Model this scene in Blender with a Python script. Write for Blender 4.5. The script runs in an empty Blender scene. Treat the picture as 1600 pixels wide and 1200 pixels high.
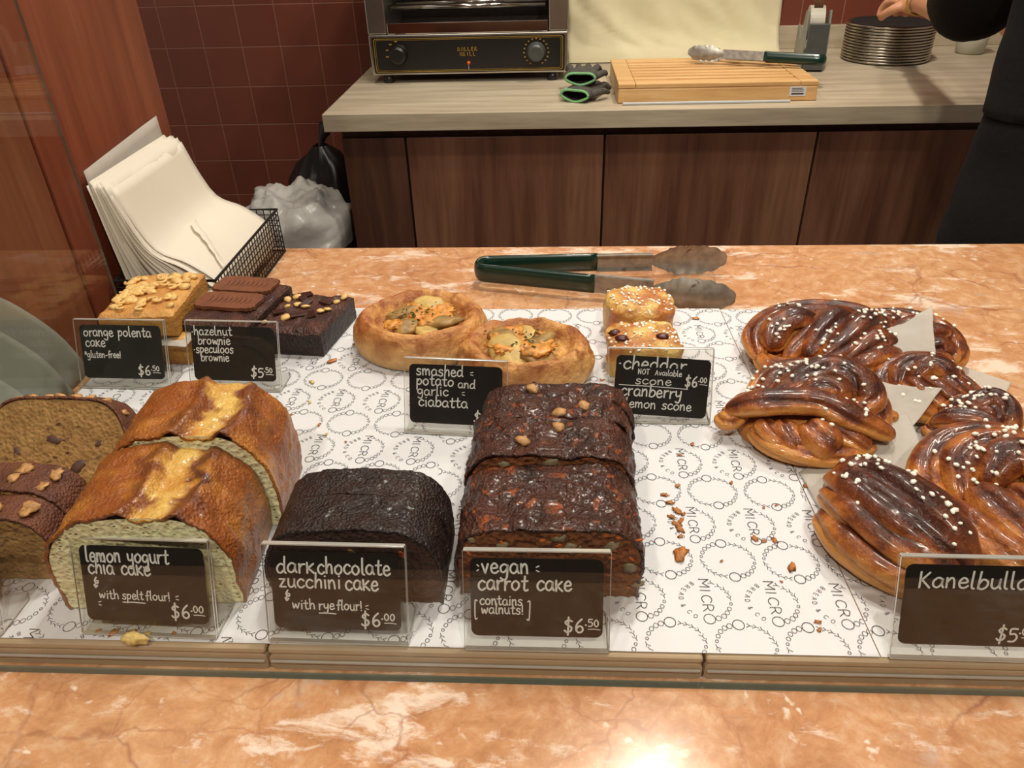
import bpy, math, random
from mathutils import Vector, Matrix, noise
from mathutils.bvhtree import BVHTree

random.seed(7)
SC = bpy.context.scene
COL = SC.collection
PI = math.pi
T = 0.9                      # counter top is 0.9 m above the floor; everything below is written from the counter top

# ------------------------------------------------------------------ camera, light, exposure
cam = bpy.data.objects.new('camera', bpy.data.cameras.new('camera')); COL.objects.link(cam)
cam.data.sensor_width = 36.0; cam.data.lens = 26.775; cam.data.clip_start = .01
ri = Vector((.9985, .047, -.0268)); up = Vector((-.0032, .5452, .8383)); fw = Vector((-.054, .837, -.5445))
m = Matrix((( ri.x, up.x, -fw.x, 0), (ri.y, up.y, -fw.y, 0), (ri.z, up.z, -fw.z, .42 + T), (0, 0, 0, 1)))
cam.matrix_world = m
SC.camera = cam
SC.view_settings.view_transform = 'Standard'
SC.view_settings.look = 'None'
SC.view_settings.gamma = 1.0
SC.view_settings.exposure = -0.55
SC.view_settings.use_curve_mapping = False
SC.cycles.transparent_max_bounces = 24
SC.cycles.max_bounces = 8
SC.cycles.caustics_reflective = False
SC.cycles.caustics_refractive = False
SC.cycles.sample_clamp_indirect = 4.0

w = bpy.data.worlds.new('world'); SC.world = w; w.use_nodes = True
w.node_tree.nodes['Background'].inputs[0].default_value = (1.0, .86, .72, 1)
w.node_tree.nodes['Background'].inputs[1].default_value = .5

def lamp(name, loc, power, size, color=(1, .915, .80), aim=None, spread=None, spot=None):
    if spot:
        l = bpy.data.lights.new(name, 'SPOT'); l.spot_size = spot; l.spot_blend = .6; l.shadow_soft_size = size
    else:
        l = bpy.data.lights.new(name, 'AREA'); l.shape = 'DISK'; l.size = size
        if spread: l.spread = spread
    l.energy = power; l.color = color
    o = bpy.data.objects.new(name, l); COL.objects.link(o)
    o.location = Vector(loc) + Vector((0, 0, T))
    d = (Vector(aim) if aim else Vector((loc[0], loc[1], 0))) - Vector(loc)
    o.rotation_euler = d.to_track_quat('-Z', 'Y').to_euler()
    return o
lamp('ceiling_spot_or_fill', (-.55, .75, 1.7), 14.5, .12, aim=(-.25, .55, 0))
lamp('ceiling_spot_or_fill', (.15, 1.02, 1.7), 16.5, .12, aim=(.05, .55, 0))
lamp('ceiling_spot_or_fill', (.85, .95, 1.7), 13.5, .12, aim=(.45, .6, 0))
lamp('ceiling_spot_or_fill', (.35, -.45, 1.6), 21, .12, aim=(.1, .4, 0))
lamp('ceiling_spot_or_fill', (-.5, -.5, 1.6), 21, .12, aim=(-.2, .4, 0))
lamp('ceiling_spot_or_fill', (.55, 1.95, 1.6), 24, .12, aim=(.6, 2.3, 0))
lamp('ceiling_spot_or_fill', (-.5, 1.9, 1.7), 12, .12, aim=(-.3, 2.4, 0))
lamp('ceiling_spot_or_fill', (.3, 1.25, 1.8), 14, .14, aim=(.2, 1.9, -.5))  # extra fill lamp, added only to brighten the walnut cupboard fronts

# ------------------------------------------------------------------ object helpers
def link(o, parent=None):
    COL.objects.link(o)
    if parent: o.parent = parent
    return o
def thing(name, label, cat, loc=(0, 0, 0), rz=0, group=None, rot=None):
    o = bpy.data.objects.new(name, None); COL.objects.link(o)
    o.empty_display_size = .02
    o.location = loc; o.rotation_euler = rot or (0, 0, rz)
    o['label'] = label; o['category'] = cat
    if group: o['group'] = group
    return o
def tag(o, label, cat, group=None):
    o['label'] = label; o['category'] = cat
    if group: o['group'] = group
    return o
def struct(o):
    o['kind'] = 'structure'; return o

class MB:
    def __init__(s): s.v = []; s.f = []; s.c = []
    def vert(s, p, c=None):
        s.v.append(tuple(p)); s.c.append(c or (1, 1, 1)); return len(s.v) - 1
    def box(s, x0, x1, y0, y1, z0, z1):
        b = len(s.v)
        for z in (z0, z1):
            for x, y in ((x0, y0), (x1, y0), (x1, y1), (x0, y1)): s.vert((x, y, z))
        for q in ((3, 2, 1, 0), (4, 5, 6, 7), (0, 1, 5, 4), (1, 2, 6, 5), (2, 3, 7, 6), (3, 0, 4, 7)):
            s.f.append(tuple(b + i for i in q))
        return s
    def grid(s, nu, nv, fn, closed_u=False, flip=False):
        b = len(s.v)
        for j in range(nv):
            for i in range(nu):
                r = fn(i, j)
                if len(r) == 2: s.vert(r[0], r[1])
                else: s.vert(r)
        for j in range(nv - 1):
            for i in range(nu if closed_u else nu - 1):
                a = b + j * nu + i; c = b + j * nu + (i + 1) % nu
                q = (a, c, c + nu, a + nu)
                s.f.append(q[::-1] if flip else q)
        return b
    def tube(s, pts, rad, n=10, caps=True, shape=None):
        pts = [Vector(p) for p in pts]; N = len(pts)
        if not hasattr(rad, '__len__'): rad = [rad] * N
        b = len(s.v); ref = Vector((0, 0, 1)); prev = None
        for i, p in enumerate(pts):
            t = (pts[min(i + 1, N - 1)] - pts[max(i - 1, 0)]).normalized()
            if prev is None:
                if abs(t.dot(ref)) > .95: ref = Vector((0, 1, 0))
                u = t.cross(ref).normalized()
            else:
                u = (prev - t * prev.dot(t)).normalized()
            prev = u; v = u.cross(t)
            for k in range(n):
                a = 2 * PI * k / n
                ru = rv = rad[i]
                if shape:
                    k2 = shape(i / (N - 1), a); ru *= k2[0]; rv *= k2[1]
                s.vert(p + u * (math.cos(a) * ru) + v * (math.sin(a) * rv))
        for i in range(N - 1):
            for k in range(n):
                a = b + i * n + k; c = b + i * n + (k + 1) % n
                s.f.append((a, a + n, c + n, c))
        if caps:
            s.f.append(tuple(b + k for k in range(n)))
            s.f.append(tuple(b + (N - 1) * n + k for k in reversed(range(n))))
        return s
    def lathe(s, prof, n=32, cx=0, cy=0):
        b = len(s.v)
        for (r, z) in prof:
            for k in range(n):
                a = 2 * PI * k / n; s.vert((cx + r * math.cos(a), cy + r * math.sin(a), z))
        for i in range(len(prof) - 1):
            for k in range(n):
                a = b + i * n + k; c = b + i * n + (k + 1) % n
                s.f.append((a, c, c + n, a + n))
        return s
    def prism(s, poly, z0, z1, axis='z'):
        b = len(s.v); n = len(poly)
        def P(x, y, z): return {'z': (x, y, z), 'y': (x, z, y), 'x': (z, x, y)}[axis]
        for z in (z0, z1):
            for x, y in poly: s.vert(P(x, y, z))
        s.f.append(tuple(b + i for i in reversed(range(n)))); s.f.append(tuple(b + n + i for i in range(n)))
        for i in range(n):
            j = (i + 1) % n; s.f.append((b + i, b + j, b + n + j, b + n + i))
        return s
    def ribbon(s, pts, wd, z, dot=False):
        """flat stroke of width wd with round ends"""
        P = [Vector((p[0], p[1])) for p in pts]
        if len(P) == 1: P = [P[0], P[0] + Vector((wd * .05, 0))]
        h = wd / 2; L = []; R = []
        for i, p in enumerate(P):
            a = P[max(i - 1, 0)]; b_ = P[min(i + 1, len(P) - 1)]
            t = (b_ - a)
            t = t.normalized() if t.length > 1e-9 else Vector((1, 0))
            nn = Vector((-t.y, t.x))
            if i == 0:
                for k in (0.0, .5, .87):
                    q = p - t * h * math.cos(math.asin(k)) ; L.append(q + nn * h * k); R.append(q - nn * h * k)
            L.append(p + nn * h); R.append(p - nn * h)
            if i == len(P) - 1:
                for k in (.87, .5, 0.0):
                    q = p + t * h * math.cos(math.asin(k)); L.append(q + nn * h * k); R.append(q - nn * h * k)
        b = len(s.v)
        for l, r in zip(L, R): s.vert((l.x, l.y, z)); s.vert((r.x, r.y, z))
        for i in range(len(L) - 1):
            q = b + 2 * i; s.f.append((q, q + 1, q + 3, q + 2))
        return s
    def obj(s, name, mat, parent=None, loc=None, smooth=False, bevel=0, rot=None, sub=0, solid=0, seg=2):
        me = bpy.data.meshes.new(name); me.from_pydata(s.v, [], s.f); me.update()
        if any(c != (1, 1, 1) for c in s.c):
            at = me.color_attributes.new('Col', 'FLOAT_COLOR', 'POINT')
            flat = []
            for c in s.c: flat += [c[0], c[1], c[2], 1]
            at.data.foreach_set('color', flat)
        if mat: me.materials.append(mat)
        if smooth: me.polygons.foreach_set('use_smooth', [True] * len(me.polygons))
        o = bpy.data.objects.new(name, me); link(o, parent)
        if loc: o.location = loc
        if rot: o.rotation_euler = rot
        if solid:
            md = o.modifiers.new('s', 'SOLIDIFY'); md.thickness = abs(solid); md.offset = -1 if solid > 0 else 1
        if bevel:
            md = o.modifiers.new('b', 'BEVEL'); md.width = bevel; md.segments = seg; md.limit_method = 'ANGLE'; md.angle_limit = .6
        if sub:
            md = o.modifiers.new('u', 'SUBSURF'); md.levels = sub; md.render_levels = sub
        return o

def rrect(w_, h_, r, n=5, cx=0, cy=0):
    out = []
    for (sx, sy, a0) in ((1, 1, 0), (-1, 1, 90), (-1, -1, 180), (1, -1, 270)):
        for k in range(n + 1):
            a = math.radians(a0 + 90 * k / n)
            out.append((cx + sx * (w_ / 2 - r) + r * math.cos(a), cy + sy * (h_ / 2 - r) + r * math.sin(a)))
    return out
def crv(pts, n=6, closed=False):
    """Catmull-Rom through the control points"""
    P = [Vector(p) for p in pts]; N = len(P); out = []
    if N < 3: return P
    rng = range(N if closed else N - 1)
    for i in rng:
        if closed: p0, p1, p2, p3 = P[i - 1], P[i], P[(i + 1) % N], P[(i + 2) % N]
        else: p0, p1, p2, p3 = P[max(i - 1, 0)], P[i], P[i + 1], P[min(i + 2, N - 1)]
        for k in range(n):
            t = k / n
            out.append(.5 * ((2 * p1) + (p2 - p0) * t + (2 * p0 - 5 * p1 + 4 * p2 - p3) * t * t + (3 * p1 - p0 - 3 * p2 + p3) * t ** 3))
    if not closed: out.append(P[-1])
    return out
def fbm(p, sc, oct=3, seed=0):
    v = Vector((p[0] * sc + seed * 7.3, p[1] * sc + seed * 3.1, p[2] * sc - seed * 5.7)); a = 1; r = 0
    for _ in range(oct):
        r += a * noise.noise(v); v = v * 2.03; a *= .5
    return r

# ------------------------------------------------------------------ material helpers
def srgb(r, g, b):
    f = lambda c: (c / 255 / 12.92) if c / 255 <= .04045 else ((c / 255 + .055) / 1.055) ** 2.4
    return (f(r), f(g), f(b), 1)
class NT:
    def __init__(s, name):
        s.m = bpy.data.materials.new(name); s.m.use_nodes = True; s.n = s.m.node_tree.nodes; s.l = s.m.node_tree.links
        s.b = s.n['Principled BSDF']; s.out = s.n['Material Output']; s._c = None
    def new(s, t, **kw):
        n = s.n.new(t)
        for k, v in kw.items(): setattr(n, k, v)
        return n
    def lk(s, a, b): s.l.new(a, b)
    def co(s, scale=(1, 1, 1), rot=(0, 0, 0), kind='Object'):
        t = s.new('ShaderNodeTexCoord'); mp = s.new('ShaderNodeMapping')
        mp.inputs['Scale'].default_value = scale; mp.inputs['Rotation'].default_value = rot
        s.lk(t.outputs[kind], mp.inputs[0]); return mp.outputs[0]
    def noise(s, co, scale, detail=3, rough=.55, dist=0):
        n = s.new('ShaderNodeTexNoise'); n.inputs['Scale'].default_value = scale; n.inputs['Detail'].default_value = detail
        n.inputs['Roughness'].default_value = rough; n.inputs['Distortion'].default_value = dist
        s.lk(co, n.inputs['Vector']); return n.outputs['Fac']
    def noisec(s, co, scale, detail=3):
        n = s.new('ShaderNodeTexNoise'); n.inputs['Scale'].default_value = scale; n.inputs['Detail'].default_value = detail
        s.lk(co, n.inputs['Vector']); return n.outputs['Color']
    def voro(s, co, scale, feature='F1', out='Distance', rnd=1):
        n = s.new('ShaderNodeTexVoronoi', feature=feature); n.inputs['Scale'].default_value = scale
        n.inputs['Randomness'].default_value = rnd
        s.lk(co, n.inputs['Vector']); return n.outputs[out]
    def ramp(s, fac, stops, interp='LINEAR'):
        r = s.new('ShaderNodeValToRGB'); r.color_ramp.interpolation = interp
        e = r.color_ramp.elements
        while len(e) < len(stops): e.new(.5)
        for i, (p, c) in enumerate(stops):
            e[i].position = p; e[i].color = c if len(c) == 4 else (*c, 1)
        s.lk(fac, r.inputs[0]); return r.outputs[0]
    def val(s, fac, a, b):
        return s.ramp(fac, [(a, (0, 0, 0, 1)), (b, (1, 1, 1, 1))])
    def mix(s, fac, a, b, mode='MIX'):
        n = s.new('ShaderNodeMix', data_type='RGBA', blend_type=mode)
        for sock, v in ((n.inputs[0], fac), (n.inputs[6], a), (n.inputs[7], b)):
            if isinstance(v, (int, float, tuple)): sock.default_value = v
            else: s.lk(v, sock)
        return n.outputs[2]
    def math(s, op, a, b=0):
        n = s.new('ShaderNodeMath', operation=op)
        for sock, v in ((n.inputs[0], a), (n.inputs[1], b)):
            if isinstance(v, (int, float)): sock.default_value = v
            else: s.lk(v, sock)
        return n.outputs[0]
    def warp(s, co, scale, amt, detail=3):
        c = s.noisec(co, scale, detail)
        a = s.new('ShaderNodeVectorMath', operation='MULTIPLY_ADD'); s.lk(c, a.inputs[0])
        a.inputs[1].default_value = (amt, amt, amt); s.lk(co, a.inputs[2]); return a.outputs[0]
    def bump(s, h, dist=.001, strength=1, prev=None):
        b = s.new('ShaderNodeBump'); b.inputs['Distance'].default_value = dist; b.inputs['Strength'].default_value = strength
        s.lk(h, b.inputs['Height'])
        if prev: s.lk(prev, b.inputs['Normal'])
        return b.outputs[0]
    def set(s, color=None, rough=None, metal=None, normal=None, coat=None, coat_rough=None, spec=None, sss=None, sssr=None, trans=None, sheen=None):
        I = s.b.inputs
        for key, v in (('Base Color', color), ('Roughness', rough), ('Metallic', metal), ('Normal', normal), ('Coat Weight', coat), ('Coat Roughness', coat_rough),
                       ('Specular IOR Level', spec), ('Subsurface Weight', sss), ('Subsurface Scale', sssr), ('Transmission Weight', trans), ('Sheen Weight', sheen)):
            if v is None: continue
            if isinstance(v, (int, float, tuple)): I[key].default_value = v
            else: s.lk(v, I[key])
        return s.m
def plain(name, rgb, rough=.5, metal=0, var=.12, scale=40, bump=0, **kw):
    t = NT(name); co = t.co()
    c = srgb(*rgb); f = t.noise(co, scale, 3)
    k = 1 - var; k2 = 1 + var
    col = t.ramp(f, [(.3, (c[0] * k, c[1] * k, c[2] * k, 1)), (.7, (min(c[0] * k2, 1), min(c[1] * k2, 1), min(c[2] * k2, 1), 1))])
    nrm = t.bump(f, bump) if bump else None
    return t.set(color=col, rough=rough, metal=metal, normal=nrm, **kw)
def clear(name, tint=(1, 1, 1, 1), refl=1.0, ior=1.5, rough=0.0, haze=0.0, hazecol=(.6, .6, .55, 1)):
    """clear sheet: sees straight through, mirrors by Fresnel"""
    t = NT(name); t.n.remove(t.b)
    tr = t.new('ShaderNodeBsdfTransparent'); tr.inputs[0].default_value = tint
    gl = t.new('ShaderNodeBsdfGlossy'); gl.inputs['Roughness'].default_value = rough; gl.inputs[0].default_value = (1, 1, 1, 1)
    g = t.new('ShaderNodeNewGeometry'); dt = t.new('ShaderNodeVectorMath', operation='DOT_PRODUCT')
    t.lk(g.outputs['Incoming'], dt.inputs[0]); t.lk(g.outputs['Normal'], dt.inputs[1])
    r0 = ((ior - 1) / (ior + 1)) ** 2
    p5 = t.math('POWER', t.math('SUBTRACT', 1.0, t.math('ABSOLUTE', dt.outputs['Value'])), 5.0)
    f = t.math('MULTIPLY', t.math('ADD', t.math('MULTIPLY', p5, 1 - r0), r0), refl)
    base = tr.outputs[0]
    if haze:
        df = t.new('ShaderNodeBsdfDiffuse'); df.inputs[0].default_value = hazecol
        h = t.val(t.noise(t.co(), 30, 4), .35, .75); hm = t.math('MULTIPLY', h, haze)
        mm = t.new('ShaderNodeMixShader'); t.lk(hm, mm.inputs[0]); t.lk(base, mm.inputs[1]); t.lk(df.outputs[0], mm.inputs[2]); base = mm.outputs[0]
    mx = t.new('ShaderNodeMixShader'); t.lk(f, mx.inputs[0]); t.lk(base, mx.inputs[1]); t.lk(gl.outputs[0], mx.inputs[2])
    t.lk(mx.outputs[0], t.out.inputs[0]); return t.m

# marble
def m_marble():
    t = NT('salmon_marble'); co = t.co(rot=(0, 0, .6)); wc = t.warp(co, 6, .09, 6); wf = t.warp(wc, 34, .014, 5)
    base = t.ramp(t.noise(wc, 6, 6, .62), [(.28, srgb(164, 108, 70)), (.48, srgb(192, 138, 94)), (.7, srgb(208, 162, 118))])
    fine = t.noise(wf, 60, 6, .7)
    base = t.mix(.45, base, t.ramp(fine, [(.32, srgb(156, 104, 70)), (.5, srgb(200, 150, 108)), (.68, srgb(232, 202, 168))]))
    st = t.co(scale=(1.0, 2.4, 1), rot=(0, 0, .9)); ws = t.warp(st, 11, .11, 6)
    patch = t.val(t.noise(ws, 10, 8, .72), .55, .63)
    base = t.mix(t.math('MULTIPLY', patch, .75), base, srgb(240, 222, 204))
    grey = t.val(t.noise(t.warp(st, 16, .07, 5), 14, 6, .65), .62, .68)
    base = t.mix(t.math('MULTIPLY', grey, .5), base, srgb(186, 164, 152))
    fl = t.ramp(t.voro(t.warp(co, 60, .03, 4), 60), [(.08, (1, 1, 1, 1)), (.2, (0, 0, 0, 1))])
    fm = t.math('MULTIPLY', fl, t.val(t.noise(co, 12, 3), .47, .58))
    base = t.mix(t.math('MULTIPLY', fm, .75), base, srgb(240, 226, 208))
    v1 = t.ramp(t.voro(t.warp(t.warp(co, 9, .08, 6), 45, .012, 4), 8.5, 'DISTANCE_TO_EDGE'), [(.0, (1, 1, 1, 1)), (.02, (0, 0, 0, 1))])
    v1 = t.math('MULTIPLY', v1, t.val(t.noise(co, 7, 2), .46, .6))
    v2 = t.ramp(t.voro(t.warp(wf, 26, .035, 6), 21, 'DISTANCE_TO_EDGE'), [(.0, (1, 1, 1, 1)), (.035, (0, 0, 0, 1))])
    v2 = t.math('MULTIPLY', v2, t.val(t.noise(co, 10, 2), .45, .62))
    base = t.mix(t.math('MULTIPLY', v1, .62), base, srgb(128, 72, 56))
    base = t.mix(t.math('MULTIPLY', v2, .5), base, srgb(150, 90, 66))
    return t.set(color=base, rough=.17, spec=.5, normal=t.bump(fine, .0001, .3))
def m_tiles():
    t = NT('brown_wall_tiles'); co = t.co(rot=(PI / 2, 0, 0))
    br = t.new('ShaderNodeTexBrick'); br.offset = 0; br.squash = 1
    for k, v in (('Scale', 1), ('Mortar Size', .0022), ('Mortar Smooth', .4), ('Bias', 0), ('Brick Width', .131), ('Row Height', .127)): br.inputs[k].default_value = v
    br.inputs['Color1'].default_value = srgb(128, 70, 54); br.inputs['Color2'].default_value = srgb(118, 62, 48); br.inputs['Mortar'].default_value = srgb(160, 112, 92)
    t.lk(co, br.inputs['Vector'])
    col = t.mix(.2, br.outputs['Color'], t.ramp(t.noise(co, 8, 3), [(.3, srgb(80, 38, 30)), (.7, srgb(126, 70, 54))]))
    inv = t.math('SUBTRACT', 1, br.outputs['Fac'])
    return t.set(color=col, rough=.28, normal=t.bump(inv, .002, .8))
def m_wood(name, c1, c2, c3, scale=(14, 14, 1.2), rough=.4, ns=3, bump=.0003, knots=False):
    t = NT(name); co = t.co(scale=scale); wc = t.warp(co, 1.1, .5, 3)
    f = t.noise(wc, ns, 5, .6)
    col = t.ramp(f, [(.28, srgb(*c1)), (.5, srgb(*c2)), (.75, srgb(*c3))])
    g = t.noise(t.co(scale=tuple(a * 5 for a in scale)), ns, 3)
    col = t.mix(t.math('MULTIPLY', t.val(g, .5, .75), .35), col, srgb(*c1))
    if knots:
        k = t.ramp(t.voro(t.co(scale=(1, 1, .35)), 9), [(.04, (1, 1, 1, 1)), (.1, (0, 0, 0, 1))])
        col = t.mix(t.math('MULTIPLY', k, .6), col, srgb(80, 28, 14))
    return t.set(color=col, rough=rough, normal=t.bump(g, bump))
def m_vcol(name, rough=.4, nscale=120, namt=.35, bscale=220, bamp=.0006, coat=.0, dark=(.35, .3, .3), spec=.5, vor=0, sss=0):
    """colour from the mesh's own crust zones, broken up by noise"""
    t = NT(name); co = t.co(); a = t.new('ShaderNodeAttribute'); a.attribute_name = 'Col'
    f = t.noise(co, nscale, 5, .65)
    mul = t.ramp(f, [(.3, (*dark, 1)), (.62, (1, 1, 1, 1))])
    col = t.mix(namt, a.outputs['Color'], mul, 'MULTIPLY')
    h = t.noise(co, bscale, 4, .6)
    n1 = t.bump(h, bamp)
    if vor:
        n1 = t.bump(t.voro(co, vor), bamp, .7, n1)
    if sss: t.b.inputs['Subsurface Radius'].default_value = (1, .5, .25)
    return t.set(color=col, rough=rough, normal=n1, coat=coat, coat_rough=.15, spec=spec, sss=sss or None, sssr=.004 if sss else None)

M = {}
M['marble'] = m_marble()
M['tiles'] = m_tiles()
M['post'] = m_wood('reddish_wood', (92, 40, 26), (124, 60, 38), (142, 78, 54), scale=(9, 9, .8), rough=.35, knots=True)
M['panel'] = m_wood('brown_wood_panel', (100, 52, 32), (128, 72, 46), (150, 92, 62), scale=(9, 9, .8), rough=.45)
M['walnut'] = m_wood('walnut_laminate', (84, 52, 38), (120, 80, 60), (148, 108, 84), scale=(7, 7, .55), rough=.45, ns=2.2)
M['walnut_dark'] = m_wood('dark_walnut_laminate', (58, 34, 24), (84, 52, 38), (106, 70, 52), scale=(7, 7, .6), rough=.5)
M['grey_top'] = m_wood('pale_grained_laminate', (164, 150, 128), (188, 174, 150), (206, 194, 170), scale=(1.0, 11, 11), rough=.4)
M['board'] = m_wood('pale_maple', (196, 146, 92), (220, 176, 118), (234, 196, 142), scale=(1.3, 14, 14), rough=.45)
M['steel'] = plain('brushed_steel', (196, 190, 182), .28, 1, .06, 60)
M['chrome'] = plain('polished_chrome', (222, 218, 212), .12, 1, .05, 20)
def m_stain():
    t = NT('stained_steel'); co = t.co(); f = t.val(t.noise(co, 34, 4, .6), .66, .72)
    col = t.mix(f, t.ramp(t.noise(co, 90, 4), [(.3, srgb(132, 126, 116)), (.7, srgb(172, 166, 156))]), srgb(84, 50, 34))
    return t.set(color=col, rough=.42, metal=t.math('SUBTRACT', .5, t.math('MULTIPLY', f, .4)))
M['dull_steel'] = m_stain()
M['green'] = plain('dark_green_vinyl', (8, 44, 34), .25, 0, .1, 60, coat=.4)
M['black'] = plain('black_plastic', (20, 18, 18), .35, 0, .1, 60)
M['matt_black'] = plain('matt_black', (12, 9, 8), .8, 0, .1, 60)
M['wire'] = plain('black_wire', (14, 13, 13), .45, .3, .1, 60)
M['cavity'] = plain('dark_oven_lining', (44, 38, 34), .35, .7, .2, 60)
M['gold'] = plain('gold_print', (176, 142, 58), .4, .4, .1, 60)
M['orange'] = plain('orange_lamp', (200, 84, 20), .3, 0, .05, 60)
M['card'] = plain('blackboard_card', (24, 23, 23), .42, 0, .25, 25)
M['chalk'] = plain('white_chalk_ink', (242, 240, 236), .7, 0, .04, 60)
M['ink'] = plain('blue_black_ink', (30, 28, 46), .7, 0, .1, 60)
M['acrylic'] = clear('clear_acrylic', (.975, .975, .965, 1), 0.8, 1.45, .02)
M['acryl_edge'] = plain('acrylic_edge', (206, 204, 196), .15, 0, .05, 60, trans=.4)
M['glass'] = clear('shop_glass', (.965, .972, .965, 1), .72, 1.5)
M['glass_edge'] = plain('green_glass_edge', (120, 136, 122), .15, 0, .1, 20, trans=.6)
M['paper'] = plain('white_liner_paper', (214, 215, 218), .5, 0, .015, 8, bump=.0006)
M['bagpaper'] = plain('cream_waxed_paper', (214, 206, 190), .55, 0, .02, 15)
M['white_bag'] = plain('white_bin_liner', (200, 198, 192), .3, 0, .1, 12, bump=.006)
M['skin'] = plain('skin', (206, 150, 116), .45, 0, .06, 60, sss=.1, sssr=.01)
M['cloth_black'] = plain('black_cloth', (7, 7, 7), 1.0, 0, .2, 60, bump=.002)
M['hair'] = plain('dark_hair', (28, 20, 16), .6, 0, .2, 60)
M['walnut_nut'] = plain('walnut_kernel', (186, 138, 84), .5, 0, .35, 160, bump=.0012)
M['hazelnut'] = plain('toasted_hazelnut', (222, 182, 112), .42, 0, .18, 90, bump=.0004)
M['pearl'] = plain('pearl_sugar', (246, 240, 226), .5, 0, .04, 60, sss=.2, sssr=.002)
M['floor'] = plain('brown_floor', (84, 62, 50), .5, 0, .15, 6)
M['dimwall'] = plain('dark_shop_wall', (74, 54, 42), .8, 0, .1, 2)
M['wallpaint'] = plain('warm_wall_paint', (150, 120, 100), .8, 0, .05, 4)
M['plate'] = plain('brushed_pan_metal', (178, 170, 158), .27, 1, .08, 90)
M['grey_plastic'] = plain('grey_plastic', (120, 122, 114), .4, 0, .08, 40)
M['dark_grey_plastic'] = plain('dark_grey_plastic', (72, 74, 72), .35, 0, .08, 40)
M['glove'] = plain('grey_glove_knit', (76, 72, 66), .85, 0, .25, 120, bump=.002)
M['glove_green'] = plain('green_glove_cuff', (122, 178, 122), .8, 0, .1, 90)
M['milky'] = plain('milky_plastic', (214, 208, 190), .4, 0, .03, 20, trans=.3)
M['herb'] = plain('chopped_herb', (52, 74, 30), .6, 0, .3, 200)
M['potato'] = plain('roast_potato', (150, 118, 66), .5, 0, .35, 70, bump=.001)
M['potato_flesh'] = plain('soft_potato_flesh', (190, 160, 92), .5, 0, .25, 90, bump=.0008)
M['cheese'] = plain('melted_cheese', (206, 140, 62), .42, 0, .35, 110, bump=.001)
M['cranberry'] = plain('baked_cranberry', (74, 24, 22), .35, 0, .3, 120)
M['crumbm'] = plain('toasted_crumb', (180, 112, 54), .6, 0, .4, 300)
M['crumb_pale'] = plain('pale_cake_crumb', (212, 184, 112), .7, 0, .25, 300, bump=.001)
M['carrot_bit'] = plain('carrot_shred', (198, 92, 26), .4, 0, .2, 120)
M['biscuit'] = plain('speculoos_biscuit', (112, 64, 38), .6, 0, .2, 140, bump=.0008)
def m_trans(name, rgb, tr, rough=.6, transl=.35):
    t = NT(name); t.n.remove(t.b)
    d = t.new('ShaderNodeBsdfDiffuse'); d.inputs[0].default_value = srgb(*rgb)
    tl = t.new('ShaderNodeBsdfTranslucent'); tl.inputs[0].default_value = srgb(*rgb)
    tp = t.new('ShaderNodeBsdfTransparent')
    a = t.new('ShaderNodeMixShader'); a.inputs[0].default_value = transl; t.lk(d.outputs[0], a.inputs[1]); t.lk(tl.outputs[0], a.inputs[2])
    f = t.ramp(t.noise(t.co(), 40, 4), [(.3, (tr * .8,) * 3 + (1,)), (.7, (tr * 1.2,) * 3 + (1,))])
    b = t.new('ShaderNodeMixShader'); t.lk(f, b.inputs[0]); t.lk(a.outputs[0], b.inputs[1]); t.lk(tp.outputs[0], b.inputs[2])
    t.lk(b.outputs[0], t.out.inputs[0]); return t.m
M['parchment'] = m_trans('baking_parchment', (222, 217, 208), .26)
M['gauze'] = m_trans('grey_green_fabric', (186, 188, 174), .22)
M['cream_cloth'] = plain('cream_cloth', (214, 204, 170), .85, 0, .04, 20, bump=.001)

# ------------------------------------------------------------------ the setting
def box_obj(name, b, mat, parent=None, bevel=0, **kw):
    return MB().box(*b).obj(name, mat, parent, bevel=bevel, **kw)
struct(box_obj('floor', (-3, 4, -2.5, 3, -.95, -.9), M['floor']))
struct(box_obj('wall_back', (-3, 4, 2.72, 2.82, -.9, 1.9), M['tiles']))
struct(box_obj('ceiling', (-3, 4, -2.5, 3, 1.9, 1.95), M['wallpaint']))
struct(box_obj('wall_front', (-3, 4, -2.6, -2.5, -.9, 1.9), M['dimwall']))
wl = struct(box_obj('wall_left', (-.72, -.503, .725, 1.0, -.9, 1.9), M['post'], bevel=.002))
struct(box_obj('trim_1', (-.72, -.506, .2, .7235, -.9, 1.9), M['panel']))
counter = tag(box_obj('marble_counter', (-.502, 1.6, .212, 1.0, -.04, 0), M['marble'], bevel=.003), 'long salmon pink veined marble counter carrying the bakery trays', 'counter')
cb = thing('counter_base', 'brown panelled base carrying the marble counter', 'counter', (.5, .5, -.9))
MB().box(-.98, 1.08, -.26, .46, 0, .86).obj('base_panel', M['panel'], cb)

def pane(name, b, edge, label):
    r = box_obj(name, b, M['glass']); r.data.materials.append(M['glass_edge'])
    for p in r.data.polygons:
        p.material_index = 0 if abs(p.normal[edge]) > .5 else 1
    return struct(r)
pane('window_1', (-.476, 1.5, .2985, .3035, .0003, .5), 1, '')
pane('window_2', (-.4735, -.4705, .305, .722, .0003, .5), 0, '')

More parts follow.
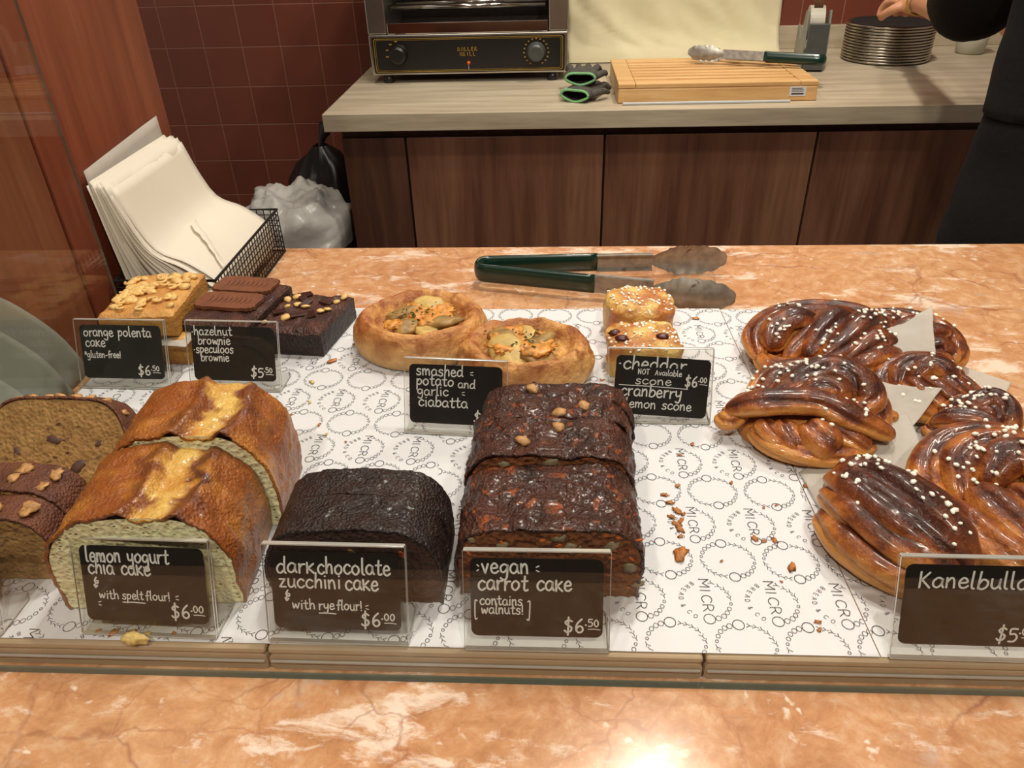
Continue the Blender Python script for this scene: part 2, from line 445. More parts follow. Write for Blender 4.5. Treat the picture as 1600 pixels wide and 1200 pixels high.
# ------------------------------------------------------------------ back counter
t = thing('laminate_worktop', 'pale grained laminate worktop with thick front edge on walnut cupboards', 'worktop', (0, 0, -.038))
MB().box(-.578, 2.6, 1.93, 2.719, -.043, 0).obj('worktop_slab', M['grey_top'], t, bevel=.0015)
MB().box(-.578, 2.6, 2.70, 2.719, .0005, .068).obj('upstand', M['grey_top'], t, bevel=.001)
def cupboard(x0, x1, label, filler=False):
    t = thing('base_cupboard', label, 'cupboard', ((x0 + x1) / 2, 1.97, -.9), group='walnut cupboards under the laminate worktop')
    hw = (x1 - x0) / 2
    MB().box(-hw, hw, .02, .7, .08, .8185).obj('carcass', M['walnut_dark'], t)
    d = MB().box(-hw + .002, hw - .002, 0, .018, .1, .792).obj('filler_panel' if filler else 'door', M['walnut_dark'] if filler else M['walnut'], t, bevel=.001)
    MB().box(-hw, hw, .06, .075, 0, .0795).obj('plinth', M['matt_black'], t)
cupboard(-.55, -.383, 'narrow dark walnut cupboard panel at the left end of the back counter', True)
cupboard(-.381, .128, 'walnut cupboard door below the toaster and the grey gloves')
cupboard(.13, .658, 'walnut cupboard door below the slatted cutting board')
cupboard(.66, 1.19, 'walnut cupboard door at the right beside the person in black')
cupboard(1.192, 1.72, 'walnut cupboard hidden behind the person in black')

FONT_U = {  # upper-case single-stroke letters in a 1 x 1 box
 'M': [[(0, 0), (0, 1), (.45, .35), (.9, 1), (.9, 0)]], 'I': [[(.42, 0), (.42, 1)]],
 'C': [[(.85, .82), (.6, .98), (.3, .95), (.08, .7), (.05, .35), (.25, .06), (.58, .02), (.85, .18)]],
 'R': [[(0, 0), (0, 1), (.45, .98), (.62, .75), (.45, .52), (0, .48)], [(.3, .5), (.7, 0)]],
 'B': [[(0, 0), (0, 1), (.42, .96), (.55, .75), (.4, .55), (0, .52)], [(.35, .54), (.62, .3), (.45, .03), (0, 0)]],
 'E': [[(.6, 1), (0, 1), (0, 0), (.6, 0)], [(0, .52), (.5, .52)]], 'A': [[(0, 0), (.4, 1), (.8, 0)], [(.15, .38), (.66, .38)]],
 'D': [[(0, 0), (0, 1), (.4, .95), (.68, .6), (.6, .2), (.3, .02), (0, 0)]],
 '&': [[(.7, 0), (.2, .7), (.3, .95), (.5, .9), (.5, .7), (.1, .3), (.2, .03), (.5, .1), (.7, .45)]],
 'O': [[(.45, 1), (.1, .8), (.02, .45), (.2, .08), (.5, 0), (.82, .25), (.85, .65), (.7, .92), (.45, 1)]],
 'L': [[(0, 1), (0, 0), (.6, 0)]], 'G': [[(.8, .8), (.5, 1), (.1, .75), (.1, .25), (.5, 0), (.8, .2), (.8, .5), (.5, .5)]],
 'N': [[(0, 0), (0, 1), (.7, 0), (.7, 1)]], 'T': [[(.35, 0), (.35, 1)], [(0, 1), (.7, 1)]], '.': [[(.1, .02), (.14, .02)]],
}
# toaster
def toaster():
    t = thing('salamander_grill', 'stainless steel countertop grill with black gold-lined control panel', 'toaster', (-.24, 2.28, -.038))
    for sx in (-1, 1):
        for y in (.02, .24):
            MB().lathe([(0, 0), (.014, 0), (.016, .003), (.013, .022), (0, .022)], 16, sx * .235, y).obj('rubber_foot', M['black'], t, smooth=True)
    MB().box(-.278, .278, .004, .30, .022, .128).obj('lower_housing', M['steel'], t, bevel=.003)
    for sx, n in ((-1, 'a'), (1, 'b')):
        x0, x1 = (-.278, -.225) if sx < 0 else (.225, .278)
        MB().box(x0, x1, .004, .30, .129, .40).obj('side_housing', M['steel'], t, bevel=.003)
    MB().box(-.278, .278, .004, .30, .401, .44).obj('top_housing', M['steel'], t, bevel=.003)
    MB().box(-.224, .224, .285, .295, .129, .4).obj('rear_reflector', M['cavity'], t)
    MB().box(-.224, .224, .012, .28, .131, .134).obj('crumb_tray', M['chrome'], t)
    MB().box(-.222, .222, .0, .012, .129, .158).obj('tray_lip', M['chrome'], t, bevel=.002)
    for z, y in ((.19, .06), (.19, .15), (.19, .24), (.33, .1), (.33, .2)):
        q = MB().tube([(-.215, y, z), (.215, y, z)], .007, 12).obj('quartz_element', M['chrome'], t, smooth=True)
    for k in range(11):
        MB().tube([(-.2 + k * .04, .02, .25), (-.2 + k * .04, .27, .25)], .0015, 6).obj('grid_bar', M['chrome'], t)
    MB().tube([(-.21, .02, .25), (.21, .02, .25)], .0025, 6).obj('grid_bar', M['chrome'], t)
    p = MB().prism(rrect(.538, .094, .006, cx=0, cy=.075), -.0015, .004, 'y').obj('control_panel', M['black'], t)
    g = MB()
    def loop(w_, h_, wd, inv=0):
        pts = [Vector((x, z)) for x, z in rrect(w_, h_, .006, cx=0, cy=.075)]
        n = len(pts)
        b = len(g.v)
        for k, q in enumerate(pts):
            c = Vector((0, .075)); d = (q - c)
            g.vert((q.x, -.0022, q.y)); g.vert((q.x - math.copysign(wd, d.x), -.0022, q.y - math.copysign(wd, d.y)))
        for k in range(n):
            a = b + 2 * k; c2 = b + 2 * ((k + 1) % n); g.f.append((a, a + 1, c2 + 1, c2))
    loop(.528, .088, .0016); loop(.518, .080, .0008)
    g.obj('gold_border', M['gold'], p)
    for txt, z, s in (('ROLLER', .088, .011), ('GRILL', .075, .011)):
        lm = MB(); x_ = 0
        for ch in txt:
            for st in FONT_U[ch]:
                for a_, b_ in zip(st, st[1:]): lm.ribbon([(x_ + a_[0] * .0075, a_[1] * .009), (x_ + b_[0] * .0075, b_[1] * .009)], .0018, 0)
            x_ += .0095
        lm.v = [(a_ - x_ / 2, 0, b_) for a_, b_, _c in lm.v]
        lm.obj('panel_lettering', M['gold'], p, loc=(0, -.0022, z - .004)); continue
    for x, big in ((-.195, 0), (.19, 1)):
        k = MB().lathe([(0, -.028), (.017, -.028), (.022, -.024), (.024, -.004), (.026, 0), (0, 0)], 28).obj('control_knob', M['dark_grey_plastic' if big else 'black'], p, loc=(x, -.003, .078), rot=(-PI / 2, 0, 0), smooth=False)
        tk = MB()
        n = 17 if big else 4
        for i in range(n):
            a = math.radians(-60 + 300 * i / 16) if big else math.radians(100 + i * 30)
            cx, cz = x + .034 * math.cos(a), .078 + .034 * math.sin(a)
            r = .0022 if big else .004
            tk.box(cx - r, cx + r, -.0024, -.0020, cz - .0016, cz + .0016)
        tk.obj('dial_marks', M['gold'], p)
    MB().lathe([(0, .006), (.004, .005), (.006, 0), (0, 0)], 16).obj('pilot_lamp', M['orange'], p, loc=(0, -.0022, .052), rot=(PI / 2, 0, 0), smooth=True)
    MB().tube([(0, -.004, .046), (0, -.009, .034)], .0022, 8).obj('toggle_lever', M['steel'], p)
toaster()

# hanging cream cloth over the back wall and worktop
def cloth():
    cl = MB()
    prof = [(2.52, -.0375 + .002), (2.56, -.0355), (2.6, -.032), (2.64, -.02), (2.665, .01), (2.68, .08), (2.685, .2), (2.69, .35), (2.69, .5)]
    pr = crv([(0, a, b) for a, b in prof], 5)
    N = len(pr)
    def fn(i, j):
        u = i / 60; p = pr[j]; x = .045 + .665 * u
        v = j / (N - 1)
        wv = max(0, v - .25) * .5
        off = -abs(fbm((x * .6, v * 1.2 + u * .9, 0), 4, 2, 3)) * .06 * min(1, wv * 4)
        zz = p.z + (0 if v > .3 else .0)
        return (x + .012 * fbm((0, v * 3, 1), 1, 2) * v, p.y + off, zz)
    cl.grid(61, N, fn)
    tag(cl.obj('cream_cloth', M['cream_cloth'], smooth=True, solid=-.0015), 'cream cloth sheet hanging on the back wall beside the grill', 'cloth')
cloth()

# cutting board
t = thing('cutting_board', 'pale maple slatted bread cutting board with a small white sticker', 'cutting board', (.402, 2.155, -.0375))
b = MB(); b.box(-.243, .243, -.165, .165, 0, .036); b.obj('board_base', M['board'], t, bevel=.004)
for k in range(8):
    y = -.135 + k * .037
    MB().box(-.2, .2, y, y + .022, .0361, .0455).obj('slat', M['board'], t, bevel=.0015)
for nm, bb in (('end_rail', (-.243, -.201, -.165, .165)), ('end_rail', (.201, .243, -.165, .165)), ('side_rail', (-.2, .2, -.165, -.139)), ('side_rail', (-.2, .2, .147, .165))):
    MB().box(*bb, .0361, .0465).obj(nm, M['board'], t, bevel=.0015)
s = MB().box(.175, .215, -.1665, -.1655, .012, .034).obj('white_sticker', plain('sticker_paper', (214, 214, 214), .5, 0, .02, 30), t)
q = MB()
for z, wd in ((.030, .026), (.0265, .03), (.023, .028), (.0165, .03)):
    q.box(.18, .18 + wd, -.1669, -.1667, z - .0006, z + .0006 + (.002 if z < .02 else 0))
q.obj('sticker_print', M['ink'], s)
pl = MB().box(-.21, .2, -.003, .004, 0, .006).obj('clear_film_strip', plain('pale_film', (190, 196, 200), .3, 0, .05, 30), None, loc=(.38, 1.978, -.0375), bevel=.002)
tag(pl, 'thin pale plastic strip lying along the front of the cutting board', 'plastic strip')

# ------------------------------------------------------------------ tongs
def blade_mesh(L, W, nsc=5, bowl=.006, th=.0012, mb=None):
    """scalloped tong head, along +x from 0, upright in z"""
    mb = mb or MB(); N = 44
    def hw(u):
        e = math.sin(min(1, (u * 1.02)) * PI * .5) if u < .55 else math.sqrt(max(0, 1 - ((u - .55) / .45) ** 2.4))
        base = .22 + .78 * min(1, (u / .35)) ** .7 if u < .35 else 1
        h = W / 2 * base * (1 if u < .55 else math.sqrt(max(0, 1 - ((u - .55) / .46) ** 2.3)))
        sc = .0022 * abs(math.sin(u * PI * nsc * 1.3)) if u > .25 else 0
        return h - .0022 + sc
    rows = 9
    for side in (0, 1):
        def fn(i, j):
            u = i / (N - 1); s_ = -1 + 2 * j / (rows - 1)
            y = bowl * (1 - s_ * s_) * math.sin(PI * min(1, u * 1.05)) + side * th
            return (u * L, y, s_ * hw(u))
        mb.grid(N, rows, fn, flip=bool(side))
    return mb
def tongs(name, label, loc, rot, ang, armL, split=.0):
    t = thing(name, label, 'tongs', loc, rot=rot)
    H = .011
    # U bend + grips (one rubber grip per arm) and steel arms
    for s_, a in ((1, ang / 2), (-1, -ang / 2)):
        def P(u, off=0): return Vector((.018 + u * math.cos(a), s_ * .014 + u * math.sin(a) + 0, 0))
        sec = []
        bend = [Vector((-.004, 0, 0)), Vector((-.001, s_ * .008, 0)), Vector((.007, s_ * .0125, 0))]
        pts = crv([tuple(p) for p in bend] + [tuple(P(.0)), tuple(P(.06)), tuple(P(.128))], 5)
        g = MB(); g.tube(pts, 1, 12, shape=lambda u, aa: (.0042, .0125 if u > .1 else .0115))
        # tube's u axis is horizontal, v vertical
        g.obj('rubber_grip', M['green'], t, smooth=True)
        st = MB()
        A = P(.127); B = P(armL); d = (B - A).normalized(); n_ = Vector((-d.y, d.x, 0))
        for (o0, o1, z0, z1) in ((-.001, .001, -H, H), (-.006, .0, H - .0015, H), (-.006, .0, -H, -H + .0015)):
            o0 *= s_; o1 *= s_
            bb = len(st.v)
            for z in (z0, z1):
                for q in (A + n_ * o0, B + n_ * o0, B + n_ * o1, A + n_ * o1): st.vert((q.x, q.y, z))
            for f in ((3, 2, 1, 0), (4, 5, 6, 7), (0, 1, 5, 4), (1, 2, 6, 5), (2, 3, 7, 6), (3, 0, 4, 7)): st.f.append(tuple(bb + i for i in f))
        arm = st.obj('steel_arm', M['dull_steel'], t)
        bl = blade_mesh(.098, .040, 5)
        o = bl.obj('scalloped_head', M['dull_steel'], t, smooth=True, loc=tuple(B - d * .004), rot=(0, 0, a))
        if s_ < 0: o.scale = (1, -1, 1)
    return t
tongs('serving_tongs', 'green handled steel tongs lying open on the marble behind the pastries', (-.092, .880, .0205), (0, 0, -.095), .28, .198)
tongs('kitchen_tongs', 'green handled steel tongs resting on the slatted cutting board', (.69, 2.13, .0305), (.25, 0, PI - .42), .07, .235)

# ------------------------------------------------------------------ gloves, tape dispenser, pans, cup
def glove(loc, rz, label, sc=1, tilt=0):
    t = thing('work_glove', label, 'glove', loc, rot=(tilt, 0, rz), group='grey work gloves beside the cutting board')
    g = MB()
    def ring(u, a):
        wx = .036 + .008 * math.sin(u * PI); wz = .013 + .004 * math.sin(u * PI)
        return (wx * math.cos(a) + .002 * math.sin(7 * u), u * .085, .017 + wz * math.sin(a) * (1 + .15 * math.sin(3 * a + 5 * u)))
    g.grid(24, 12, lambda i, j: ring(j / 11, 2 * PI * i / 24), closed_u=True)
    g.f.append(tuple(11 * 24 + k for k in range(24)))
    g.obj('palm', M['glove'], t, smooth=True, solid=-.0015)
    c = MB(); pts = [ring(0, 2 * PI * k / 24) for k in range(25)]
    c.tube([(p[0] * 1.04, p[1] - .002, .017 + (p[2] - .017) * 1.06) for p in pts], .0032, 8, caps=False); c.obj('green_cuff', M['glove_green'], t, smooth=True)
    for k, (x, a, L) in enumerate(((-.03, .35, .05), (-.012, .1, .06), (.008, -.08, .058), (.028, -.3, .045))):
        f = MB(); f.tube(crv([(x, .075, .018), (x - math.sin(a) * L * .5, .085 + L * .5, .024), (x - math.sin(a) * L, .085 + L, .012)], 6), [.0095 - .00025 * i for i in range(13)], 10)
        f.obj('finger', M['glove'], t, smooth=True)
    f = MB(); f.tube(crv([(.036, .02, .018), (.056, .045, .022), (.06, .075, .014)], 6), [.0095 - .0003 * i for i in range(13)], 10); f.obj('thumb', M['glove'], t, smooth=True)
    t.scale = (sc,) * 3
glove((.052, 2.015, -.037), -.45, 'lower grey work glove with green cuff by the cutting board')
glove((.066, 2.045, -.003), -.12, 'upper grey work glove with open green cuff piled on the other')

t = thing('tape_dispenser', 'grey plastic tape dispenser standing by the stack of pans', 'tape dispenser', (.745, 2.43, -.038), rz=-.15)
for sx in (-1, 1):
    MB().prism([(-.085, 0), (.09, 0), (.09, .10), (.055, .10), (.01, .065), (-.03, .15), (-.06, .155), (-.085, .06)], sx * .03 - .003, sx * .03 + .003, 'x').obj('side_plate', M['grey_plastic'], t, bevel=.002)
MB().box(-.0265, .0265, -.083, .088, .001, .03).obj('dispenser_base', M['dark_grey_plastic'], t, bevel=.004)
MB().box(-.0265, .0265, -.1, -.086, .005, .125).obj('front_plate', M['dark_grey_plastic'], t, bevel=.002)
MB().lathe([(.02, -.02), (.045, -.02), (.045, .02), (.02, .02), (.02, -.02)], 32).obj('tape_roll', M['milky'], t, loc=(0, .0, .115), rot=(0, PI / 2, 0))
MB().prism([(-.03, .15), (.0, .15), (.0, .17), (-.03, .175)], -.012, .012, 'x').obj('cutter', M['chrome'], t, loc=(0, .01, .0))
cab = MB(); cab.tube(crv([(.60, 2.52, -.034), (.66, 2.5, -.034), (.70, 2.545, -.034), (.78, 2.56, -.034)], 8), .003, 8)
tag(cab.obj('black_cable', M['black'], smooth=True), 'short black cable lying behind the tongs on the worktop', 'cable')

N_P = 13
for k in range(N_P):
    top = k == N_P - 1
    t = thing('tart_pan', 'topmost black-lined round pan the hand reaches into' if top else 'lowest round pan of the stack, resting on the worktop' if k == 0 else 'round steel rimmed pan in the middle of the tall stack', 'pan', (.992, 2.51, -.0375 + k * .0078), group='stack of round pans on the back worktop')
    rj = .1235 + random.uniform(-.001, .001)
    MB().lathe([(0, .001), (.095, .001), (rj - .012, .003), (rj - .006, .008), (rj, .0085), (rj + .001, .007), (rj + .001, .004), (rj - .004, .0015), (rj - .012, .0), (0, 0)], 56).obj('rim_body', M['plate'], t, smooth=True)
    if top:
        t2 = MB().lathe([(0, .0025), (.09, .0025), (rj - .014, .0052), (rj - .010, .0085), (rj - .0115, .0092), (rj - .016, .0075), (.09, .0035), (0, .0035)], 56).obj('black_lining', M['matt_black'], t, smooth=True)
k0 = MB().lathe([(0, 0), (.036, 0), (.04, .004), (.047, .085), (.0455, .085), (.0385, .006), (0, .004)], 40).obj('plastic_tub', M['milky'], smooth=True, loc=(1.27, 2.575, -.0378))
tag(k0, 'milky translucent plastic tub on the worktop right of the pans', 'tub')

# bin left of the cupboards
t = thing('waste_bin', 'black waste bin with a crumpled white liner beside the cupboards', 'bin', (-.755, 2.10, -.9))
b = MB(); b.lathe([(0, 0), (.11, 0), (.15, .52), (.156, .52), (.156, .53), (.146, .53), (.108, .01), (0, .01)], 32); b.obj('bin_body', M['black'], t, smooth=True)
g = MB()
def bagf(i, j):
    a = 2 * PI * i / 72; u = j / 30
    if u < .35: r = .165 - .0 * u; z = .41 + u / .35 * .14
    else:
        v = (u - .35) / .65; r = .165 * (1 - v) ** .75 + .0005; z = .55 + .05 * math.sin(v * PI * .8)
    nz = fbm((math.cos(a) * r * 9, math.sin(a) * r * 9, z * 6), 1.6, 4, 2)
    return (math.cos(a) * (r + .02 * nz * min(1, r * 12)), math.sin(a) * (r + .02 * nz * min(1, r * 12)), z + .035 * nz)
g.grid(72, 31, bagf, closed_u=True); g.obj('crumpled_liner', M['white_bag'], t, smooth=True)
b = MB(); b.lathe([(.153, .50), (.172, .46), (.176, .40), (.168, .36), (.158, .34)], 40)
b.obj('black_outer_bag', M['black'], t, smooth=True)
t = thing('black_rubbish_bag', 'crumpled black rubbish bag slumped behind the white lined bin', 'bag', (-.76, 2.47, -.9))
g = MB()
def bf(i, j):
    a = 2 * PI * i / 48; u = j / 24; r = .16 * math.sin(PI * min(.999, u * .96 + .02)) ** .6; z = .64 * u
    nz = fbm((math.cos(a) * r * 8, math.sin(a) * r * 8, z * 6), 1.4, 3, 5)
    return (math.cos(a) * (r + .03 * nz), math.sin(a) * (r + .03 * nz), z)
g.grid(48, 25, bf, closed_u=True); g.obj('bag_body', M['black'], t, smooth=True)
MB().tube(crv([(0, 0, .62), (.01, 0, .66), (.03, .01, .70)], 5), [.02, .015, .012, .01, .01, .012, .014, .018, .02, .024, .025], 8).obj('tied_neck', M['black'], t, smooth=True)

# ------------------------------------------------------------------ trays and liner paper
XT = [-.4675, -.182, .094, .384]
TZ = .02
trm = NT('smoky_acrylic'); trm.b.inputs['Transmission Weight'].default_value = .0
M['tray'] = plain('beige_acrylic_tray', (170, 150, 122), .18, 0, .08, 10, coat=.4)
yb = [.776, .772, .770]
names = ['left acrylic riser tray under the lemon and walnut cakes', 'middle acrylic riser tray under the carrot cake slices', 'right acrylic riser tray under the cinnamon buns']
for k in range(3):
    x0, x1 = XT[k] + .0008, XT[k + 1] - .0008
    t = thing('display_tray', names[k], 'tray', ((x0 + x1) / 2, .54, 0), group='low acrylic trays on the marble')
    hw = (x1 - x0) / 2
    MB().box(-hw, hw, -.2345, yb[k] - .543, .0145, TZ - .0004).obj('tray_top', M['tray'], t, bevel=.002)
    MB().prism(rrect(2 * hw, .0135, .004, cx=0, cy=.0073), -.2345, -.2305, 'y').obj('front_wall', M['tray'], t)
    MB().box(-hw, hw, yb[k] - .55, yb[k] - .546, .0003, .014).obj('rear_wall', M['tray'], t)
    MB().box(-hw + .001, hw - .001, -.2365, -.2347, .0085, .0105).obj('front_bead', M['acryl_edge'], t, bevel=.0008)

# one repeat of the liner print, millimetres, origin at the upper big O of a ring
O_R = 3.75
CURVED = set('CROBD&')
def circ(cx, cy, r, ry=None, a=0, n=12):
    ry = ry or r
    return [(cx + r * math.cos(q) * math.cos(a) - ry * math.sin(q) * math.sin(a), cy + r * math.cos(q) * math.sin(a) + ry * math.sin(q) * math.cos(a)) for q in [2 * PI * k / n for k in range(n + 1)]]
def ysym(cx, cy, a, s=1.7):
    """small branch mark, stem along direction a"""
    c, d = math.cos(a), math.sin(a)
    R_ = lambda x, y: (cx + x * c - y * d, cy + x * d + y * c)
    return [[R_(-s, 0), R_(0, 0), R_(s, s * .9)], [R_(0, 0), R_(s, -s * .7)]]
cell = []   # (stroke width mm, points mm)
def add(pl, w_): cell.extend((w_, q) for q in pl)
C0 = (2.4, -15.8)
cell.append((.48, circ(0, 0, 3.7, 3.9, n=20)))
ringo = [(-5.88, -1.32, 1.75), (-9.22, -3.04, 1.6), (-12.2, -5.8, 1.45), (-14.24, -9.5, 1.3), (-15.6, -13.46, .95)]
ringy = [(6.98, -.43), (10.71, -1.31), (14.24, -3.25), (17.4, -6.0), (19.5, -10.22), (20.9, -13.79)]
for sgn in (1, -1):
    F = (lambda x, y: (x, y)) if sgn > 0 else (lambda x, y: (2 * C0[0] - x, 2 * C0[1] - y))
    for (x, y, r) in ringo: cell.append((.36, circ(*F(x, y), r, r * 1.15)))
    for k, (x, y) in enumerate(ringy):
        p0 = ringy[max(0, k - 1)]; p1 = ringy[min(5, k + 1)]
        a = math.atan2(p1[1] - p0[1], p1[0] - p0[0]) + (0 if sgn > 0 else PI)
        add(ysym(*F(x, y), a + PI, 1.9), .36)
    if sgn < 0: cell.append((.48, circ(*F(0, 0), 3.7, 3.9, n=20)))
def put(ch, cx, cy, a, h, wdt):
    for st in FONT_U[ch]:
        pts = [Vector(((x - .4) * h * (1.12 if h > 4 else .85), (y - .5) * h)) for x, y in st]
        if ch in CURVED: pts = crv([(p.x, p.y, 0) for p in pts], 4)
        c, d = math.cos(a), math.sin(a)
        qq = [(cx + p[0] * c - p[1] * d, cy + p[0] * d + p[1] * c) for p in pts]
        if ch in CURVED: cell.append((wdt, qq))
        else:
            for a_, b_ in zip(qq, qq[1:]): cell.append((wdt, [a_, b_]))
for ch, (x, y) in zip('MICR', [(-17.2, 34.6), (-17.2, 27.9), (-17.2, 20.7), (-17.3, 12.3)]): put(ch, x, y, -PI / 2, 6.6, .52)
cell.append((.46, circ(-17.58, 3.79, 3.7, 3.9, n=20)))
for (x, y, r) in [(-11.77, 4.59, 1.75), (-7.97, 6.59, 1.6), (-5.49, 9.41, 1.45), (-3.65, 12.77, 1.3), (-1.93, 17.0, .95)]: cell.append((.36, circ(x, y, r, r * 1.15)))
ty = [(-1.75, 21.77), (-2.47, 25.71), (-4.5, 29.07), (-7.85, 31.82), (-12.03, 34.57)]
for k, (x, y) in enumerate(ty):
    p0 = ty[max(0, k - 1)]; p1 = ty[min(4, k + 1)]; add(ysym(x, y, math.atan2(p1[1] - p0[1], p1[0] - p0[0]), 1.9), .36)
for ch, (x, y), a in zip('BREAD&CO.', [(-25.78, 33.3), (-28.84, 30.6), (-31.6, 27.6), (-33.3, 24.1), (-34.0, 20.2), (-33.2, 14.23), (-29.9, 9.2), (-26.4, 5.8), (-24.2, 3.3)],
                      [-2.45, -2.35, -2.15, -1.9, -1.6, -1.25, -.95, -.8, -.7]):
    put(ch, x, y, a, 3.0, .32)

def liner(k, x0, x1, y0, y1, corners, rotp, org, label):
    """one sheet: a real thin sheet following its outline with the print as a child"""
    def bil(u, v):
        a, b_, c, d = corners
        return ((a[0] * (1 - u) + b_[0] * u) * (1 - v) + (d[0] * (1 - u) + c[0] * u) * v, (a[1] * (1 - u) + b_[1] * u) * (1 - v) + (d[1] * (1 - u) + c[1] * u) * v)
    t = thing('liner_paper', label, 'paper', (0, 0, TZ + .0003 + .0004 * (k % 2)), group='printed liner sheets on the trays')
    g = MB()
    def zz(x, y):
        return .00035 * abs(fbm((x, y, k), 14, 2, k)) if (y > y0 + .01 and x < x1) else 0
    g.grid(40, 50, lambda i, j: (*bil(i / 39, j / 49), zz(*bil(i / 39, j / 49))))
    s = g.obj('paper_sheet', M['paper'], t, smooth=True)
    pr = MB()
    def inside(x, y):
        n = 0
        for i in range(4):
            a = corners[i]; b_ = corners[(i + 1) % 4]
            if (b_[0] - a[0]) * (y - a[1]) - (b_[1] - a[1]) * (x - a[0]) < 0: return False
        return True
    c, d = math.cos(rotp), math.sin(rotp)
    for iy in range(-12, 12):
        for ix in range(-20, 20):
            bx, by = ix * 43.4, iy * 72.4
            cx = org[0] + (bx * c - by * d) / 1000; cy = org[1] + (bx * d + by * c) / 1000
            if not (x0 - .05 < cx < x1 + .06 and y0 - .06 < cy < y1 + .06): continue
            for wd, pts in cell:
                q = [(org[0] + ((px + bx) * c - (py + by) * d) / 1000, org[1] + ((px + bx) * d + (py + by) * c) / 1000) for px, py in pts]
                run = []
                for p in q:
                    if inside(*p): run.append(p)
                    else:
                        if len(run) > 1: pr.ribbon(run, wd / 1000, 0)
                        run = []
                if len(run) > 1: pr.ribbon(run, wd / 1000, 0)
    for i, v in enumerate(pr.v): pr.v[i] = (v[0], v[1], .0005)
    p = pr.obj('printed_pattern', M['ink'], t)
ORG = (.1208, .4035); RP = math.radians(-1.4)
liner(0, -.47, -.11, .306, .775, [(-.462, .3095), (-.088, .3095), (-.1, .7735), (-.462, .7735)], RP, (ORG[0] - .007, ORG[1] + .009), 'printed white liner sheet under the lemon cake, walnut cake and brownies')
liner(1, -.12, .19, .306, .77, [(-.09, .3093), (.20, .3093), (.185, .7695), (-.102, .7695)], RP, ORG, 'printed white liner sheet under the carrot cake and ciabattas')
liner(2, .19, .39, .306, .77, [(.201, .3095), (.379, .3095), (.381, .768), (.186, .768)], RP, ORG, 'printed white liner sheet under the cinnamon buns')
PZ = TZ + .0009    # top of the paper

